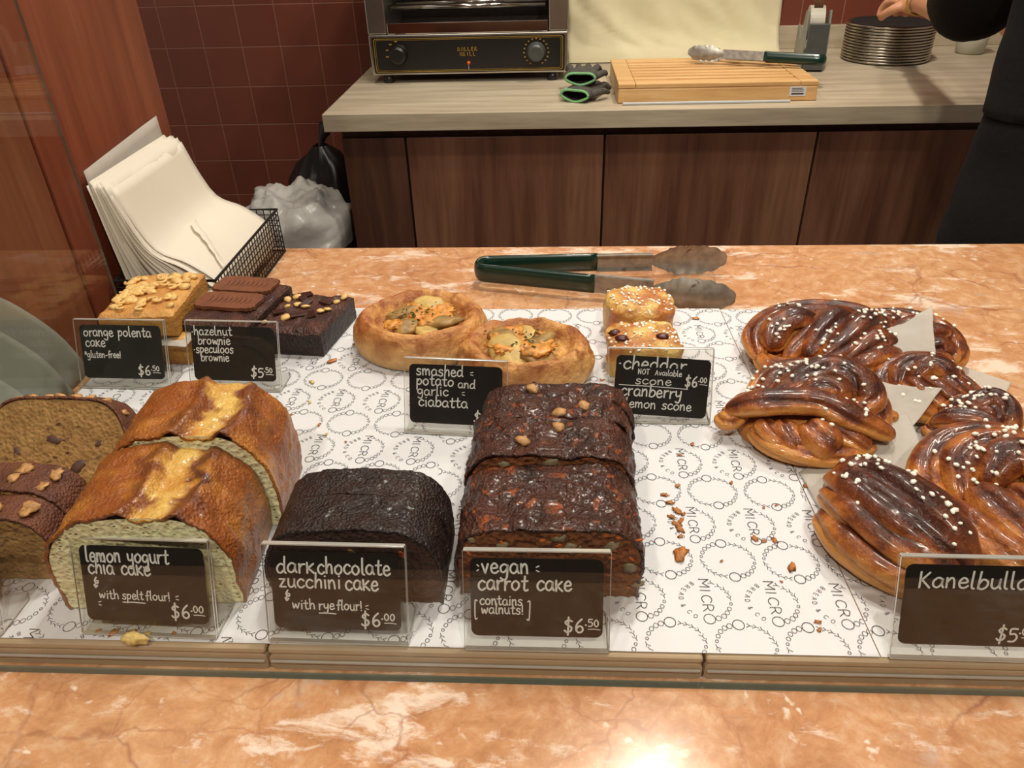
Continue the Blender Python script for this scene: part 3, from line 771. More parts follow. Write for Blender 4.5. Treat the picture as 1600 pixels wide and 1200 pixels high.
# ------------------------------------------------------------------ handwriting
HW = {
 'a': (.72, [[(.6, .85), (.3, 1), (.03, .65), (.05, .2), (.3, 0), (.55, .3), (.62, .95), (.6, .35), (.72, .02)]]),
 'b': (.68, [[(.08, 1.75), (.05, .05)], [(.06, .5), (.3, .98), (.62, .75), (.6, .25), (.3, -.02), (.06, .15)]]),
 'c': (.62, [[(.6, .82), (.35, 1), (.06, .65), (.08, .2), (.35, -.02), (.62, .2)]]),
 'd': (.72, [[(.58, .8), (.3, .98), (.03, .6), (.06, .15), (.3, 0), (.55, .3)], [(.62, 1.75), (.6, .3), (.72, 0)]]),
 'e': (.64, [[(.07, .5), (.55, .58), (.5, .9), (.28, 1), (.05, .6), (.12, .12), (.38, -.02), (.64, .2)]]),
 'f': (.5, [[(.6, 1.55), (.4, 1.75), (.25, 1.45), (.22, -.05)], [(.0, .85), (.5, .9)]]),
 'g': (.7, [[(.58, .85), (.3, 1), (.03, .7), (.1, .25), (.35, .2), (.58, .6), (.6, .95), (.58, -.3), (.35, -.65), (.05, -.45)]]),
 'h': (.66, [[(.06, 1.75), (.05, 0)], [(.06, .5), (.3, .95), (.52, .8), (.56, 0)]]),
 'i': (.24, [[(.1, .95), (.12, 0)], [(.1, 1.4), (.12, 1.42)]]),
 'I': (.24, [[(.1, .95), (.12, 0)]]),
 'k': (.6, [[(.05, 1.1), (.06, 0)], [(.55, 1.0), (.08, .45)], [(.15, .5), (.6, 0)]]),
 'l': (.3, [[(.1, 1.75), (.08, .25), (.25, 0)]]),
 'm': (1.0, [[(.05, .98), (.05, 0)], [(.05, .5), (.25, .98), (.42, .8), (.45, .05)], [(.45, .5), (.68, .98), (.85, .78), (.88, .0)]]),
 'n': (.66, [[(.05, .98), (.05, 0)], [(.05, .5), (.3, .98), (.5, .8), (.55, .0)]]),
 'o': (.72, [[(.35, 1), (.06, .7), (.06, .25), (.33, 0), (.62, .3), (.62, .75), (.35, 1)]]),
 'p': (.68, [[(.06, .98), (.04, -.7)], [(.06, .5), (.3, .98), (.6, .75), (.55, .3), (.3, .08), (.06, .25)]]),
 'r': (.5, [[(.06, .98), (.08, 0)], [(.08, .5), (.25, .9), (.5, .95)]]),
 's': (.6, [[(.55, .88), (.3, 1), (.1, .8), (.2, .58), (.48, .42), (.5, .12), (.25, -.03), (.02, .12)]]),
 't': (.56, [[(.28, 1.5), (.25, .2), (.42, 0), (.56, .1)], [(.02, 1.0), (.52, 1.03)]]),
 'u': (.7, [[(.06, .98), (.08, .25), (.3, 0), (.55, .3), (.6, .98)], [(.6, .98), (.6, .25), (.7, 0)]]),
 'v': (.58, [[(.04, .95), (.28, 0), (.54, .95)]]),
 'w': (.9, [[(.04, .95), (.2, .05), (.42, .8), (.62, .05), (.85, .98)]]),
 'y': (.66, [[(.06, .98), (.1, .4), (.32, .25), (.55, .5)], [(.6, .98), (.56, -.2), (.35, -.65), (.08, -.5)]]),
 'z': (.6, [[(.05, .95), (.52, .95), (.05, .05), (.58, .05)]]),
 'K': (.75, [[(.08, 1.6), (.06, 0)], [(.65, 1.55), (.12, .7)], [(.2, .78), (.72, 0)]]),
 'N': (.75, [[(.05, 0), (.05, 1.4), (.6, 0), (.6, 1.4)]]), 'O': (.75, [[(.35, 1.4), (.05, 1), (.05, .4), (.33, 0), (.65, .4), (.65, 1), (.35, 1.4)]]),
 'T': (.7, [[(.32, 1.4), (.32, 0)], [(0, 1.4), (.65, 1.4)]]), 'A': (.75, [[(.03, 0), (.35, 1.4), (.66, 0)], [(.15, .5), (.55, .5)]]),
 '$': (.72, [[(.62, 1.3), (.35, 1.45), (.1, 1.15), (.3, .85), (.58, .6), (.5, .2), (.2, .08), (.02, .25)], [(.36, 1.75), (.28, -.25)]]),
 '6': (.72, [[(.5, 1.5), (.15, 1.0), (.06, .35), (.3, 0), (.58, .2), (.55, .6), (.3, .72), (.08, .4)]]),
 '5': (.7, [[(.58, 1.42), (.12, 1.4), (.1, .85), (.4, .9), (.62, .55), (.45, .08), (.05, .05)]]),
 '0': (.66, [[(.32, 1.35), (.06, .95), (.06, .35), (.3, 0), (.56, .35), (.56, 1.0), (.32, 1.35)]]),
 '!': (.26, [[(.12, 1.6), (.1, .4)], [(.1, .0), (.12, .02)]]), '-': (.5, [[(.05, .5), (.42, .52)]]), '.': (.25, [[(.08, .55), (.12, .57)]]),
 '*': (.5, [[(.05, 1.3), (.45, .8)], [(.45, 1.3), (.05, .8)], [(.25, 1.4), (.25, .7)]]), '[': (.36, [[(.34, 1.6), (.06, 1.55), (.04, -1.6), (.32, -1.65)]]),
 ']': (.36, [[(.02, 1.6), (.3, 1.55), (.28, -1.6), (.0, -1.65)]]), ' ': (.5, []), ':': (.35, [[(.3, 1.0), (.08, .8)], [(.1, .25), (.32, .12)]]),
 ';': (.35, [[(.05, 1.05), (.25, .85)], [(.25, .3), (.05, .1)]]), '~': (.5, [[(.3, 1.4), (.1, .9), (.35, .6), (.45, .9), (.2, .9), (.12, .1)], [(0, .4), (.12, .05), (.32, .3)]]),
}
STRAIGHT = set('zKNTAkvI!-*')
def write(mb, s, u0, u1, v, xh, W_, H_, slope=0, wt=.2, rnd=None):
    rnd = rnd or random.Random(s)
    adv = sum(HW[c][0] + .16 for c in s) - .16
    sx = (u1 - u0) * W_ / adv; x = u0 * W_; h = xh * H_
    for c in s:
        wd, sts = HW[c]
        dy = rnd.uniform(-.05, .05) * h; sk = rnd.uniform(-.03, .05)
        for st in sts:
            pts = [((x + (px + py * sk) * sx), (1 - v) * H_ + py * h + dy + slope * (x - u0 * W_)) for px, py in st]
            if c not in STRAIGHT and len(pts) > 2: pts = [(p.x, p.y) for p in crv([(a, b_, 0) for a, b_ in pts], 5)]
            wd_ = wt * h * (1.0 if h > .004 else 1.1)
            if c in STRAIGHT:
                for a_, b_2 in zip(pts, pts[1:]): mb.ribbon([a_, b_2], wd_, 0)
            else: mb.ribbon(pts, wd_, 0)
        x += (wd + .16) * sx
def uline(mb, u0, u1, v, W_, H_, wd=.0007):
    mb.ribbon([(u0 * W_, (1 - v) * H_), ((u0 + u1) / 2 * W_, (1 - v) * H_ + .0002), (u1 * W_, (1 - v) * H_ - .0003)], wd, 0)

CW, CH = .0815, .0525
def price(mb, big, small, u0, v, us=1.0, sl=0):
    write(mb, big, u0, u0 + .15 * us, v, .115, CW, CH, slope=sl, wt=.2)
    write(mb, '.', u0 + .155 * us, u0 + .175 * us, v - .05, .10, CW, CH, slope=sl, wt=.2)
    write(mb, small, u0 + .18 * us, u0 + .26 * us, v - .085, .065, CW, CH, slope=sl, wt=.22)
    uline(mb, u0 + .18 * us, u0 + .27 * us, v - .05, CW, CH, .0006)
def sign(x0, y0, ang, lines, label, rotc=0, extra=None, blank=False, w_=.0895):
    """clear slanted holder standing on its base plate, black card inside, writing on the card"""
    t = thing('price_sign', label, 'sign', (x0, y0, PZ), rz=math.radians(ang), group='black chalk price cards in clear stands')
    tilt = math.atan2(.0225, .062); L = .066
    base = MB().prism([(0, 0), (w_, 0), (w_, .030), (w_ - .004, .036), (.004, .036), (0, .030)], .0002, .0014).obj('base_plate', M['acrylic'], t)
    rt = (-tilt, 0, 0)
    def P(y, z, th=0):   # along the slanted face
        return (0, y * 1, z)
    hold = bpy.data.objects.new('slanted_holder', None)
    def slab(nm, d0, d1, mat, x_0=0, x_1=w_, l0=.0, l1=L, par=t, bev=0):
        mb = MB(); c_, s_ = math.cos(tilt), math.sin(tilt); b = len(mb.v)
        for d in (d0, d1):
            for (x, l) in ((x_0, l0), (x_1, l0), (x_1, l1), (x_0, l1)):
                mb.vert((x, l * s_ + d * c_, .0016 + l * c_ - d * s_))
        for q in ((3, 2, 1, 0), (4, 5, 6, 7), (0, 1, 5, 4), (1, 2, 6, 5), (2, 3, 7, 6), (3, 0, 4, 7)): mb.f.append(tuple(b + i for i in q))
        return mb.obj(nm, mat, par, bevel=bev)
    slab('front_sheet', 0, .0012, M['acrylic'])
    slab('rear_sheet', .0032, .0044, M['acrylic'])
    slab('top_fold', .0, .0044, M['acryl_edge'], l0=L - .0001, l1=L + .0011, bev=.0005)
    slab('side_edge', .0001, .0011, M['acryl_edge'], -.0004, -.0001); slab('side_edge', .0001, .0011, M['acryl_edge'], w_ + .0001, w_ + .0004)
    slab('side_edge', .0033, .0043, M['acryl_edge'], w_ + .0001, w_ + .0004)
    slab('bottom_fold', .0, .0044, M['acryl_edge'], l0=-.0012, l1=-.0001, bev=.0004)
    ba = MB().tube([(w_, .0015, .0009), (w_, .030, .0009), (w_ - .004, .036, .0009)], .0006, 6).obj('base_edge', M['acryl_edge'], t)
    # card
    card = MB().prism(rrect(CW, CH, .0045, cx=CW / 2, cy=CH / 2), -.0004, 0).obj('card', M['card'], t)
    c_, s_ = math.cos(tilt), math.sin(tilt)
    ox, ol = (w_ - CW) / 2, .0085
    if rotc: ol -= .0005
    card.location = (ox, ol * s_ + .0019 * c_, .0016 + ol * c_ - .0019 * s_)
    card.rotation_euler = (PI / 2 - tilt, 0, 0)
    R_ = Matrix.Rotation(PI / 2 - tilt, 4, 'X') @ Matrix.Rotation(rotc, 4, 'Z')
    card.rotation_euler = R_.to_euler()
    if not blank:
        mb = MB()
        for ln in lines: ln(mb)
        mb.v = [(a, b_, .00018) for a, b_, c2 in mb.v]
        mb.obj('chalk_writing', M['chalk'], card)
    if extra: extra(card)
    return t
Wl = lambda s, u0, u1, v, xh, **k: (lambda mb: write(mb, s, u0, u1, v, xh, CW, CH, **k))
Ul = lambda u0, u1, v, wd=.0007: (lambda mb: uline(mb, u0, u1, v, CW, CH, wd))
Pl = lambda b_, s_, u0, v, us=1, **k: (lambda mb: price(mb, b_, s_, u0, v, us, **k))
sign(-.462, .6040, -1.7, [Wl('orange polenta', .05, .88, .21, .105), Wl('cake', .06, .30, .40, .105), Wl('*gluten-free!', .03, .48, .61, .075), Pl('$6', '50', .68, .93)],
     'price sign reading orange polenta cake in front of the nut-topped cake')
sign(-.3508, .6012, -2.4, [Wl('.hazelnut', .01, .5, .16, .095), Wl('brownie', .08, .47, .33, .095), Wl('.speculoos', .02, .5, .49, .095), Wl('brownie', .1, .44, .64, .09), Pl('$5', '50', .7, .92)],
     'price sign reading hazelnut brownie and speculoos brownie')
sign(-.1300, .5335, -4.4, [Wl('smashed', .08, .58, .18, .105), Wl(':', .65, .69, .16, .06), Wl('potato', .08, .48, .35, .105), Wl('and', .53, .71, .37, .085), Wl('garlic', .09, .42, .52, .095), Wl(':', .56, .6, .5, .06), Wl('ciabatta', .10, .63, .71, .105), Pl('$5', '50', .7, .95)],
     'price sign reading smashed potato and garlic ciabatta, partly behind the carrot cake')
def na(card):
    l = MB().prism(rrect(.0435, .0104, .0008, cx=.0385, cy=.0382), .0004, .0008).obj('not_available_strip', M['card'], card)
    q = MB(); write(q, 'NOT', .24, .36, .30, .062, CW, CH, wt=.17); write(q, 'AvaIlable', .42, .70, .30, .058, CW, CH, wt=.17)
    q.v = [(a, b_, .00105) for a, b_, c_ in q.v]; q.obj('strip_lettering', M['chalk'], l)
sign(.0480, .5500, -1.0, [Wl('.cheddar', .03, .74, .22, .13), Wl('scone', .22, .60, .47, .085), Ul(.05, .78, .505), Wl('.cranberry', .04, .72, .68, .12), Wl('lemon scone', .14, .84, .88, .095), Pl('$6', '00', .75, .47, .85)],
     'price sign reading cranberry lemon scone with a not available strip', rotc=-.055, extra=na)
sign(-.3050, .3130, -1.4, [Wl('lemon yogurt', .05, .72, .21, .115), Wl('chia cake', .06, .56, .37, .115), Wl('~', .09, .13, .56, .1), Wl('with', .12, .28, .70, .07), Wl('spelt', .31, .48, .70, .07), Wl('flour!', .50, .70, .70, .07), Wl(':', .74, .77, .69, .06), Wl(':', .1, .13, .8, .06), Ul(.31, .49, .74, .0008), Pl('$6', '00', .70, .93)],
     'price sign reading lemon yogurt chia cake in front of the lemon loaf')
sign(-.1804, .3100, -.7, [Wl('dark', .05, .34, .27, .12), Wl('chocolate', .37, .93, .27, .12), Wl('zucchini', .06, .54, .46, .11), Wl('cake', .58, .83, .47, .12), Wl('~', .1, .14, .64, .1), Wl('with', .15, .33, .74, .075), Wl('rye', .36, .48, .74, .075), Wl('flour!', .50, .70, .74, .075), Wl(':', .72, .75, .73, .06), Ul(.36, .49, .79, .0008), Pl('$6', '00', .69, .95)],
     'price sign reading dark chocolate zucchini cake before the black loaf')
sign(-.0545, .3070, .0, [Wl(';', .05, .07, .17, .08), Wl('vegan', .09, .44, .19, .12), Wl(':', .49, .52, .17, .08), Wl('carrot cake', .06, .76, .40, .12), Wl('[', .03, .05, .66, .07), Wl('contains', .07, .39, .595, .075), Wl('walnuts!', .08, .40, .71, .075), Wl(']', .43, .45, .66, .07), Pl('$6', '50', .71, .94)],
     'price sign reading vegan carrot cake in front of the carrot cake slices')
sign(.2050, .3075, -.6, [Wl('Kanelbullar', .10, .94, .28, .12), Pl('$5', '00', .70, .93)],
     'price sign reading kanelbullar in front of the cinnamon buns')
sign(-.4480, .3110, -.8, [Wl('banana', .05, .5, .2, .11) if False else Pl('$6', '00', .70, .93)],
     'price sign cut off by the left edge, in front of the walnut banana cake')

# ------------------------------------------------------------------ loaf cakes
def loaf(name, label, cat, x, y, rz, w_, L, H, p=4.5, taper=.9, amp=.0015, ascale=60, colf=None, crust=None, crumb=None, seed=0, group=None, dip=None, z0=None, tilt=0, facecol=None, faceamp=.0008, nU=170, q=2.0):
    t = thing(name, label, cat, (x, y, PZ if z0 is None else z0), group=group, rot=(tilt, 0, rz))
    wb = w_ * taper
    def prof(phi, r=1.0):
        c = math.cos(phi); s_ = math.sin(phi)
        s = math.copysign(abs(c) ** (2 / p), c); z = H * abs(s_) ** (2 / q)
        hw = wb / 2 + (w_ - wb) / 2 * min(1, z / (.6 * H))
        return (-s * hw * r, z * r)
    nV = max(14, int(L / .0011))
    g = MB()
    NS = 1500; ph = [PI * k / NS for k in range(NS + 1)]; pp = [prof(a) for a in ph]; cum = [0]
    for k in range(NS): cum.append(cum[-1] + math.hypot(pp[k + 1][0] - pp[k][0], pp[k + 1][1] - pp[k][1]))
    PH = []; kk = 0
    for i in range(nU):
        tgt = cum[-1] * i / (nU - 1)
        while kk < NS - 1 and cum[kk + 1] < tgt: kk += 1
        f_ = (tgt - cum[kk]) / max(1e-9, cum[kk + 1] - cum[kk]); PH.append(ph[kk] + (ph[kk + 1] - ph[kk]) * min(1, f_))
    def fn(i, j):
        phi = PH[i]; v = j / (nV - 1); yy = v * L
        px, pz = prof(phi); nx, nz = prof(phi, 1.02); n = Vector((nx - px, 0, nz - pz)); n = n.normalized() if n.length > 1e-9 else Vector((0, 0, 1))
        d = amp * fbm((px, yy, pz), ascale, 5, seed)
        if dip: d += dip(px, yy, pz)
        d *= min(1, pz / .006 + .15)
        if pz < .004: n = Vector((n.x, 0, 0))
        P = Vector((px, yy, pz)) + n * d
        P.y += .0008 * fbm((px, 0, pz), 300, 2, seed) * (1 if j in (0, nV - 1) else 0)
        P.z = max(P.z, .0002)
        return (tuple(P), colf(px, yy, pz, seed) if colf else (1, 1, 1))
    g.grid(nU, nV, fn)
    cr = g.obj('crust', crust, t, smooth=True, solid=.0022)
    c = MB(); R_ = 34
    for end in (0, 1):
        yy = .0006 if end == 0 else L - .0006
        def ff(i, j):
            phi = PH[i]; r = .972 * j / (R_ - 1); a, b_ = prof(phi, r)
            dy = faceamp * fbm((a, b_, end), 260, 3, seed + 9) * (1 if j < R_ - 1 else .2)
            bb = max(b_, .0004)
            return ((a, yy + (dy if end == 0 else -dy), bb), facecol(a, b_, seed) if facecol else (1, 1, 1))
        c.grid(nU, R_, ff, flip=bool(end))
    # bottom of the crumb
    c.box(-wb / 2 * .96, wb / 2 * .96, .001, L - .001, .0003, .0012)
    c.obj('crumb', crumb, t, smooth=True)
    t['_p'] = 0; del t['_p']
    return t, prof, cr
def lump(name, mat, parent, loc, r, seed=0, sq=(1, 1, 1), amp=.35, rot=None, sub=2, fr=1.4):
    me = bpy.data.meshes.new(name)
    import bmesh
    bm = bmesh.new(); bmesh.ops.create_icosphere(bm, subdivisions=sub, radius=1)
    for v in bm.verts:
        k = 1 + amp * fbm(v.co, fr, 2, seed); v.co = Vector((v.co.x * k * sq[0], v.co.y * k * sq[1], v.co.z * k * sq[2])) * r
    bm.to_mesh(me); bm.free(); me.materials.append(mat)
    me.polygons.foreach_set('use_smooth', [True] * len(me.polygons))
    o = bpy.data.objects.new(name, me); link(o, parent); o.location = loc
    if rot: o.rotation_euler = rot
    return o
def lerp(a, b_, t): t = max(0, min(1, t)); return tuple(a[i] * (1 - t) + b_[i] * t for i in range(3))
L3 = lambda r, g, b_: srgb(r, g, b_)[:3]

# lemon yogurt chia loaf
def lemon_col(x, y, z, s):
    cx = .004 * math.sin(y * 60) + .008 * fbm((0, y, s), 45, 2, s) + .014 + y * .12
    d = abs(x - cx) - .0085 - .009 * fbm((x, y, 0), 75, 3, s + 2)
    gold, brown, dk, pale = L3(204, 134, 50), L3(152, 82, 24), L3(86, 36, 14), L3(226, 186, 96)
    n = fbm((x, y, z), 35, 3, s) * .5 + .5
    c = lerp(brown, gold, (n - .45) * 2.2)
    rim = math.exp(-((d - .008) / .006) ** 2) * (1 if x > cx else .65)
    c = lerp(c, dk, rim * (.4 + .9 * n))
    c = lerp(lerp(pale, L3(204, 140, 54), n * 1.3 - .3), c, (d + .003) / .007)
    if z < .035: c = lerp(c, L3(150, 96, 58), (.035 - z) / .015)
    return c
def lemon_dip(x, y, z):
    cx = .004 * math.sin(y * 60) + .014 + y * .12
    d = abs(x - cx) - .010
    if z < .05: return 0
    return -.0035 * max(0, 1 - max(0, d) / .005) + .0028 * math.exp(-((d - .007) / .005) ** 2) + .0022 * max(0, 1 - abs(d + .004) / .006) * noise.noise(Vector((x * 150, y * 150, 0)))
def m_crumb(name, a, b_, spots, sp_scale=130, sp_t=.1, seed=0, pore=260, bamp=.0012, rough=.8):
    t = NT(name); co = t.co()
    col = t.ramp(t.noise(co, 70, 4), [(.3, srgb(*a)), (.7, srgb(*b_))])
    pr = t.voro(t.warp(co, 90, .004), pore); col = t.mix(t.math('MULTIPLY', t.ramp(pr, [(.1, (1, 1, 1, 1)), (.45, (0, 0, 0, 1))]), .35), col, tuple(x * .55 for x in srgb(*a)[:3]) + (1,))
    f = t.voro(t.co(scale=(1, 1, 1.9)), sp_scale); k = t.ramp(f, [(sp_t, (1, 1, 1, 1)), (sp_t * 1.7, (0, 0, 0, 1))])
    k = t.math('MULTIPLY', k, t.val(t.noise(co, 45, 2), .38, .5))
    col = t.mix(k, col, srgb(*spots))
    nn = t.bump(pr, bamp, .9); nn = t.bump(t.noise(co, 400, 3), .0008, .8, nn)
    return t.set(color=col, rough=rough, normal=nn, sss=.06, sssr=.004)
M['lemon_crust'] = m_vcol('glazed_lemon_crust', .34, 90, .4, 420, .0012, coat=.3, dark=(.55, .42, .32), vor=420)
M['lemon_crumb'] = m_crumb('lemon_chia_crumb', (232, 222, 168), (244, 238, 196), (96, 84, 58), 170, .15)
for (yy, L, H, sd, lb, dx) in ((.337, .0735, .081, 1, 'front half of the lemon yogurt loaf with its pale chia-flecked cut face', 0), (.4115, .069, .089, 4, 'rear half of the lemon yogurt loaf with a split golden top', .0035)):
    t, prof, cr = loaf('lemon_loaf_piece', lb, 'cake', -.2655 + dx, yy, .075, .132, L, H, 3.6, .90, .0022, 55, lemon_col, M['lemon_crust'], M['lemon_crumb'], sd, 'lemon yogurt chia loaf halves', lemon_dip)

# banana walnut loaf
def ban_col(x, y, z, s):
    n = fbm((x, y, z), 50, 3, s) * .5 + .5
    c = lerp(L3(84, 44, 27), L3(118, 68, 42), n * 1.4 - .2)
    return lerp(c, L3(120, 78, 44), (.04 - z) / .02)
M['ban_crust'] = m_vcol('brown_banana_crust', .5, 160, .5, 420, .0012, vor=500, dark=(.5, .4, .36))
M['ban_crumb'] = m_crumb('banana_walnut_crumb', (142, 102, 54), (176, 136, 80), (86, 54, 36), 90, .14, pore=300)
for yy, L, H, sd, lb in ((.3585, .024, .058, 2, 'front slice of walnut banana cake at the left edge'), (.3835, .030, .061, 5, 'second slice of walnut banana cake topped with walnut pieces')):
    t, prof, cr = loaf('banana_cake_slice', lb, 'cake', -.3965, yy, .0, .122, L, H, 6, .9, .0010, 60, ban_col, M['ban_crust'], M['ban_crumb'], sd, 'walnut banana cake slices')
    for k in range(4):
        px = (-.045, -.012, .018, .042)[k] + random.uniform(-.004, .004)
        zt = H * (1 - abs(px / .061) ** 6) ** .5
        for q_ in range(3):
            lump('walnut_piece', M['walnut_nut'], t, (px + random.uniform(-.004, .004), L * random.uniform(.25, .75), zt + .001), random.uniform(.003, .0045), k * 7 + q_ + sd, (1.3, 1, .6), .9, (0, 0, random.uniform(0, 3)), fr=2)
t, prof, cr = loaf('banana_cake_slice', 'tall slab of walnut banana cake behind, crumb face showing', 'cake', -.388, .420, -.02, .134, .024, .094, 5, .9, .0012, 60, ban_col, M['ban_crust'], M['ban_crumb'], 8, 'walnut banana cake slices', tilt=-.62, z0=PZ + .001)
for k in range(9):
    px = -.05 + k * .0125
    zt = .094 * (1 - abs(px / .067) ** 5) ** .5
    lump('walnut_piece', M['walnut_nut'], t, (px, .006 + random.uniform(0, .008), zt), random.uniform(.003, .0042), k * 3, (1.4, 1, .7), .7, sub=2, fr=2)
for k, (px, pz, sx) in enumerate([(-.03, .05, .004), (.0, .06, .006), (.02, .04, .007), (.036, .058, .004), (-.015, .035, .004)]):
    lump('walnut_piece', plain('dark_walnut_skin', (84, 56, 48), .6, 0, .3, 150), t, (px, .0012, pz), sx, k, (1.2, .25, .6), .4, (0, random.uniform(-1, 1), 0))

# chocolate zucchini
def choc_col(x, y, z, s):
    n = fbm((x, y, z), 60, 3, s) * .5 + .5
    return lerp(L3(18, 8, 7), L3(44, 22, 17), n)
M['choc_crust'] = m_vcol('dark_chocolate_crust', .4, 150, .5, 420, .0016, vor=480, coat=.12, dark=(.4, .35, .35))
M['choc_crumb'] = m_crumb('dark_chocolate_crumb', (44, 22, 17), (66, 36, 28), (26, 12, 9), 110, .1, pore=330, bamp=.0016)
for yy, L, H, sd, lb in ((.344, .034, .066, 3, 'front slice of dark chocolate zucchini loaf, nearly black'), (.379, .026, .065, 6, 'rear slice of dark chocolate zucchini loaf behind the cut')):
    t, prof, cr = loaf('chocolate_loaf_slice', lb, 'cake', -.130, yy, .0, .125, L, H, 4.6, .92, .0016, 70, choc_col, M['choc_crust'], M['choc_crumb'], sd, 'dark chocolate zucchini loaf slices')
    if sd == 3:
        for k, (px, pz, mt) in enumerate([(-.048, .036, 'carrot_bit'), (-.028, .04, 'herb'), (.002, .046, 'walnut_nut'), (.034, .044, 'carrot_bit')]):
            lump('zucchini_fleck', M[mt], t, (px, .0008, pz), .0028, k, (1.2, .4, .7), .4, (0, random.uniform(-1, 1), 0))

# carrot cake slices
def car_col(x, y, z, s):
    n = fbm((x, y, z), 45, 4, s) * .5 + .5; m_ = fbm((x, y, z), 130, 2, s + 5)
    c = lerp(L3(44, 20, 12), L3(88, 44, 24), n * 1.3 - .15)
    if m_ > .42: c = lerp(c, L3(158, 80, 30), (m_ - .42) * 4)
    return c
M['car_crust'] = m_vcol('sticky_carrot_cake_crust', .36, 130, .6, 380, .0022, coat=.22, dark=(.34, .28, .25), vor=420)
M['car_crumb'] = m_crumb('carrot_cake_crumb', (92, 48, 22), (132, 76, 34), (186, 92, 28), 120, .16, pore=230, bamp=.002)
nutg = plain('walnut_in_crumb', (126, 112, 84), .55, 0, .3, 150)
spec_c = [(.352, .0655, .0605, 11, 0, 'front slice of vegan carrot cake with walnut pieces in its cut face'), (.4185, .046, .0675, 12, 0, 'second carrot cake slice, thick and taller than the front one'),
          (.4655, .026, .0670, 13, .001, 'third carrot cake slice from the front, thin and glossy'), (.4925, .022, .0655, 14, .004, 'rearmost carrot cake slice beside the scone sign')]
for yy, L, H, sd, dx, lb in spec_c:
    t, prof, cr = loaf('carrot_cake_slice', lb, 'cake', -.002 + dx * 1.3, yy, .0, .130, L, H, 7, .92, .0034, 65, car_col, M['car_crust'], M['car_crumb'], sd, 'vegan carrot cake slices', faceamp=.0018)
    if sd == 11:
        for k, (px, pz, r) in enumerate([(-.03, .046, .004), (.006, .053, .0048), (.014, .044, .0062), (.040, .047, .0055), (.052, .028, .005), (.058, .012, .004), (-.05, .05, .003)]):
            lump('walnut_piece', nutg, t, (px, .0008, pz), r, k, (1.1, .35, .7), .6, (0, random.uniform(-.5, .5), 0), fr=2)
        for k in range(16):
            px = random.uniform(-.055, .058); pz = random.uniform(.02, .054)
            lump('carrot_shred', M['carrot_bit'], t, (px, .0006, pz), .0022, k, (1.5, .4, .5), .4, (0, random.uniform(-1, 1), 0), sub=1)
    if sd == 12:
        for k, (px, pz, r) in enumerate([(-.032, .058, .005), (.0, .060, .0055), (-.01, .054, .004), (.03, .057, .0045)]):
            lump('walnut_piece', nutg, t, (px, .0008, pz), r, k + 3, (1.2, .35, .6), .6, (0, random.uniform(-.5, .5), 0), fr=2)
    if sd in (12, 13, 14):
        for k, (px, u) in enumerate({12: [(.006, .72), (-.02, .35)], 13: [(.024, .55), (.006, .2)], 14: [(-.02, .6)]}[sd]):
            lump('walnut_chunk', M['walnut_nut'], t, (px, L * u, H * (1 - abs(px / .065) ** 7) ** .5 + .0005), .0052, k + sd, (1.1, .9, .6), .4, (0, 0, random.uniform(0, 3)), fr=1.5)

# ------------------------------------------------------------------ square cakes
def slab_cake(name, label, cat, x, y, z, rz, w_, d, h, topcol, sidecol, crust, seed, group=None, amp=.0012, r=.006, tilt=(0, 0), ascale=80, skew=0):
    t = thing(name, label, cat, (x, y, z), group=group, rot=(tilt[0], tilt[1], rz))
    g = MB(); n = 46
    def fn(i, j):
        u = -1 + 2 * i / (n - 1); v = -1 + 2 * j / (n - 1)
        k = max(abs(u), abs(v))
        X = u * w_ / 2; Y = v * d / 2
        e = max(0, (k - .8) / .2)
        Z = h - r * .7 * e * e * e + amp * fbm((X, Y, 0), ascale, 4, seed)
        X += skew * Y
        return ((X, Y, Z), topcol(X, Y, seed))
    g.grid(n, n, fn)
    g.obj('top_crust', crust, t, smooth=True)
    s = MB(); m_ = 14; per = []
    for i in range(n): per.append((-1 + 2 * i / (n - 1), -1))
    for i in range(1, n): per.append((1, -1 + 2 * i / (n - 1)))
    for i in range(1, n): per.append((1 - 2 * i / (n - 1), 1))
    for i in range(1, n - 1): per.append((-1, 1 - 2 * i / (n - 1)))
    def f2(i, j):
        u, v = per[i]; X = u * w_ / 2; Y = v * d / 2; tt = j / (m_ - 1)
        top = h - r * .7 + amp * fbm((X, Y, 0), ascale, 4, seed)
        k = 1 + .012 * fbm((X * 1.2, Y * 1.2, tt * .05), 120, 3, seed + 3) * (1 if 0 < j < m_ - 1 else .0)
        if j == 0: k = .985
        return ((X * k + skew * Y, Y * k, top * tt), sidecol(X, Y, tt, seed))
    s.grid(len(per), m_, f2, closed_u=True)
    s.obj('cut_sides', crust, t, smooth=True)
    return t
M['pol_crust'] = m_vcol('golden_polenta_crust', .45, 150, .4, 330, .0018, dark=(.62, .5, .4))
poltop = lambda X, Y, s: lerp(L3(216, 164, 90), L3(186, 122, 60), fbm((X, Y, 0), 40, 3, s) * .8 + .35)
polside = lambda X, Y, t_, s: lerp(L3(188, 138, 62), L3(176, 118, 50), fbm((X, Y, t_), 50, 2, s) + .4) if t_ < .8 else L3(206, 146, 70)
G_POL = 'orange polenta cakes'
slab_cake('polenta_cake', 'lower orange polenta cake, mostly hidden behind its price sign', 'cake', -.406, .696, PZ, .0, .074, .096, .028, poltop, polside, M['pol_crust'], 21, G_POL)
pc = slab_cake('polenta_cake', 'upper orange polenta cake covered with glazed hazelnuts', 'cake', -.4175, .700, PZ + .030, .06, .075, .098, .027, poltop, polside, M['pol_crust'], 22, G_POL)
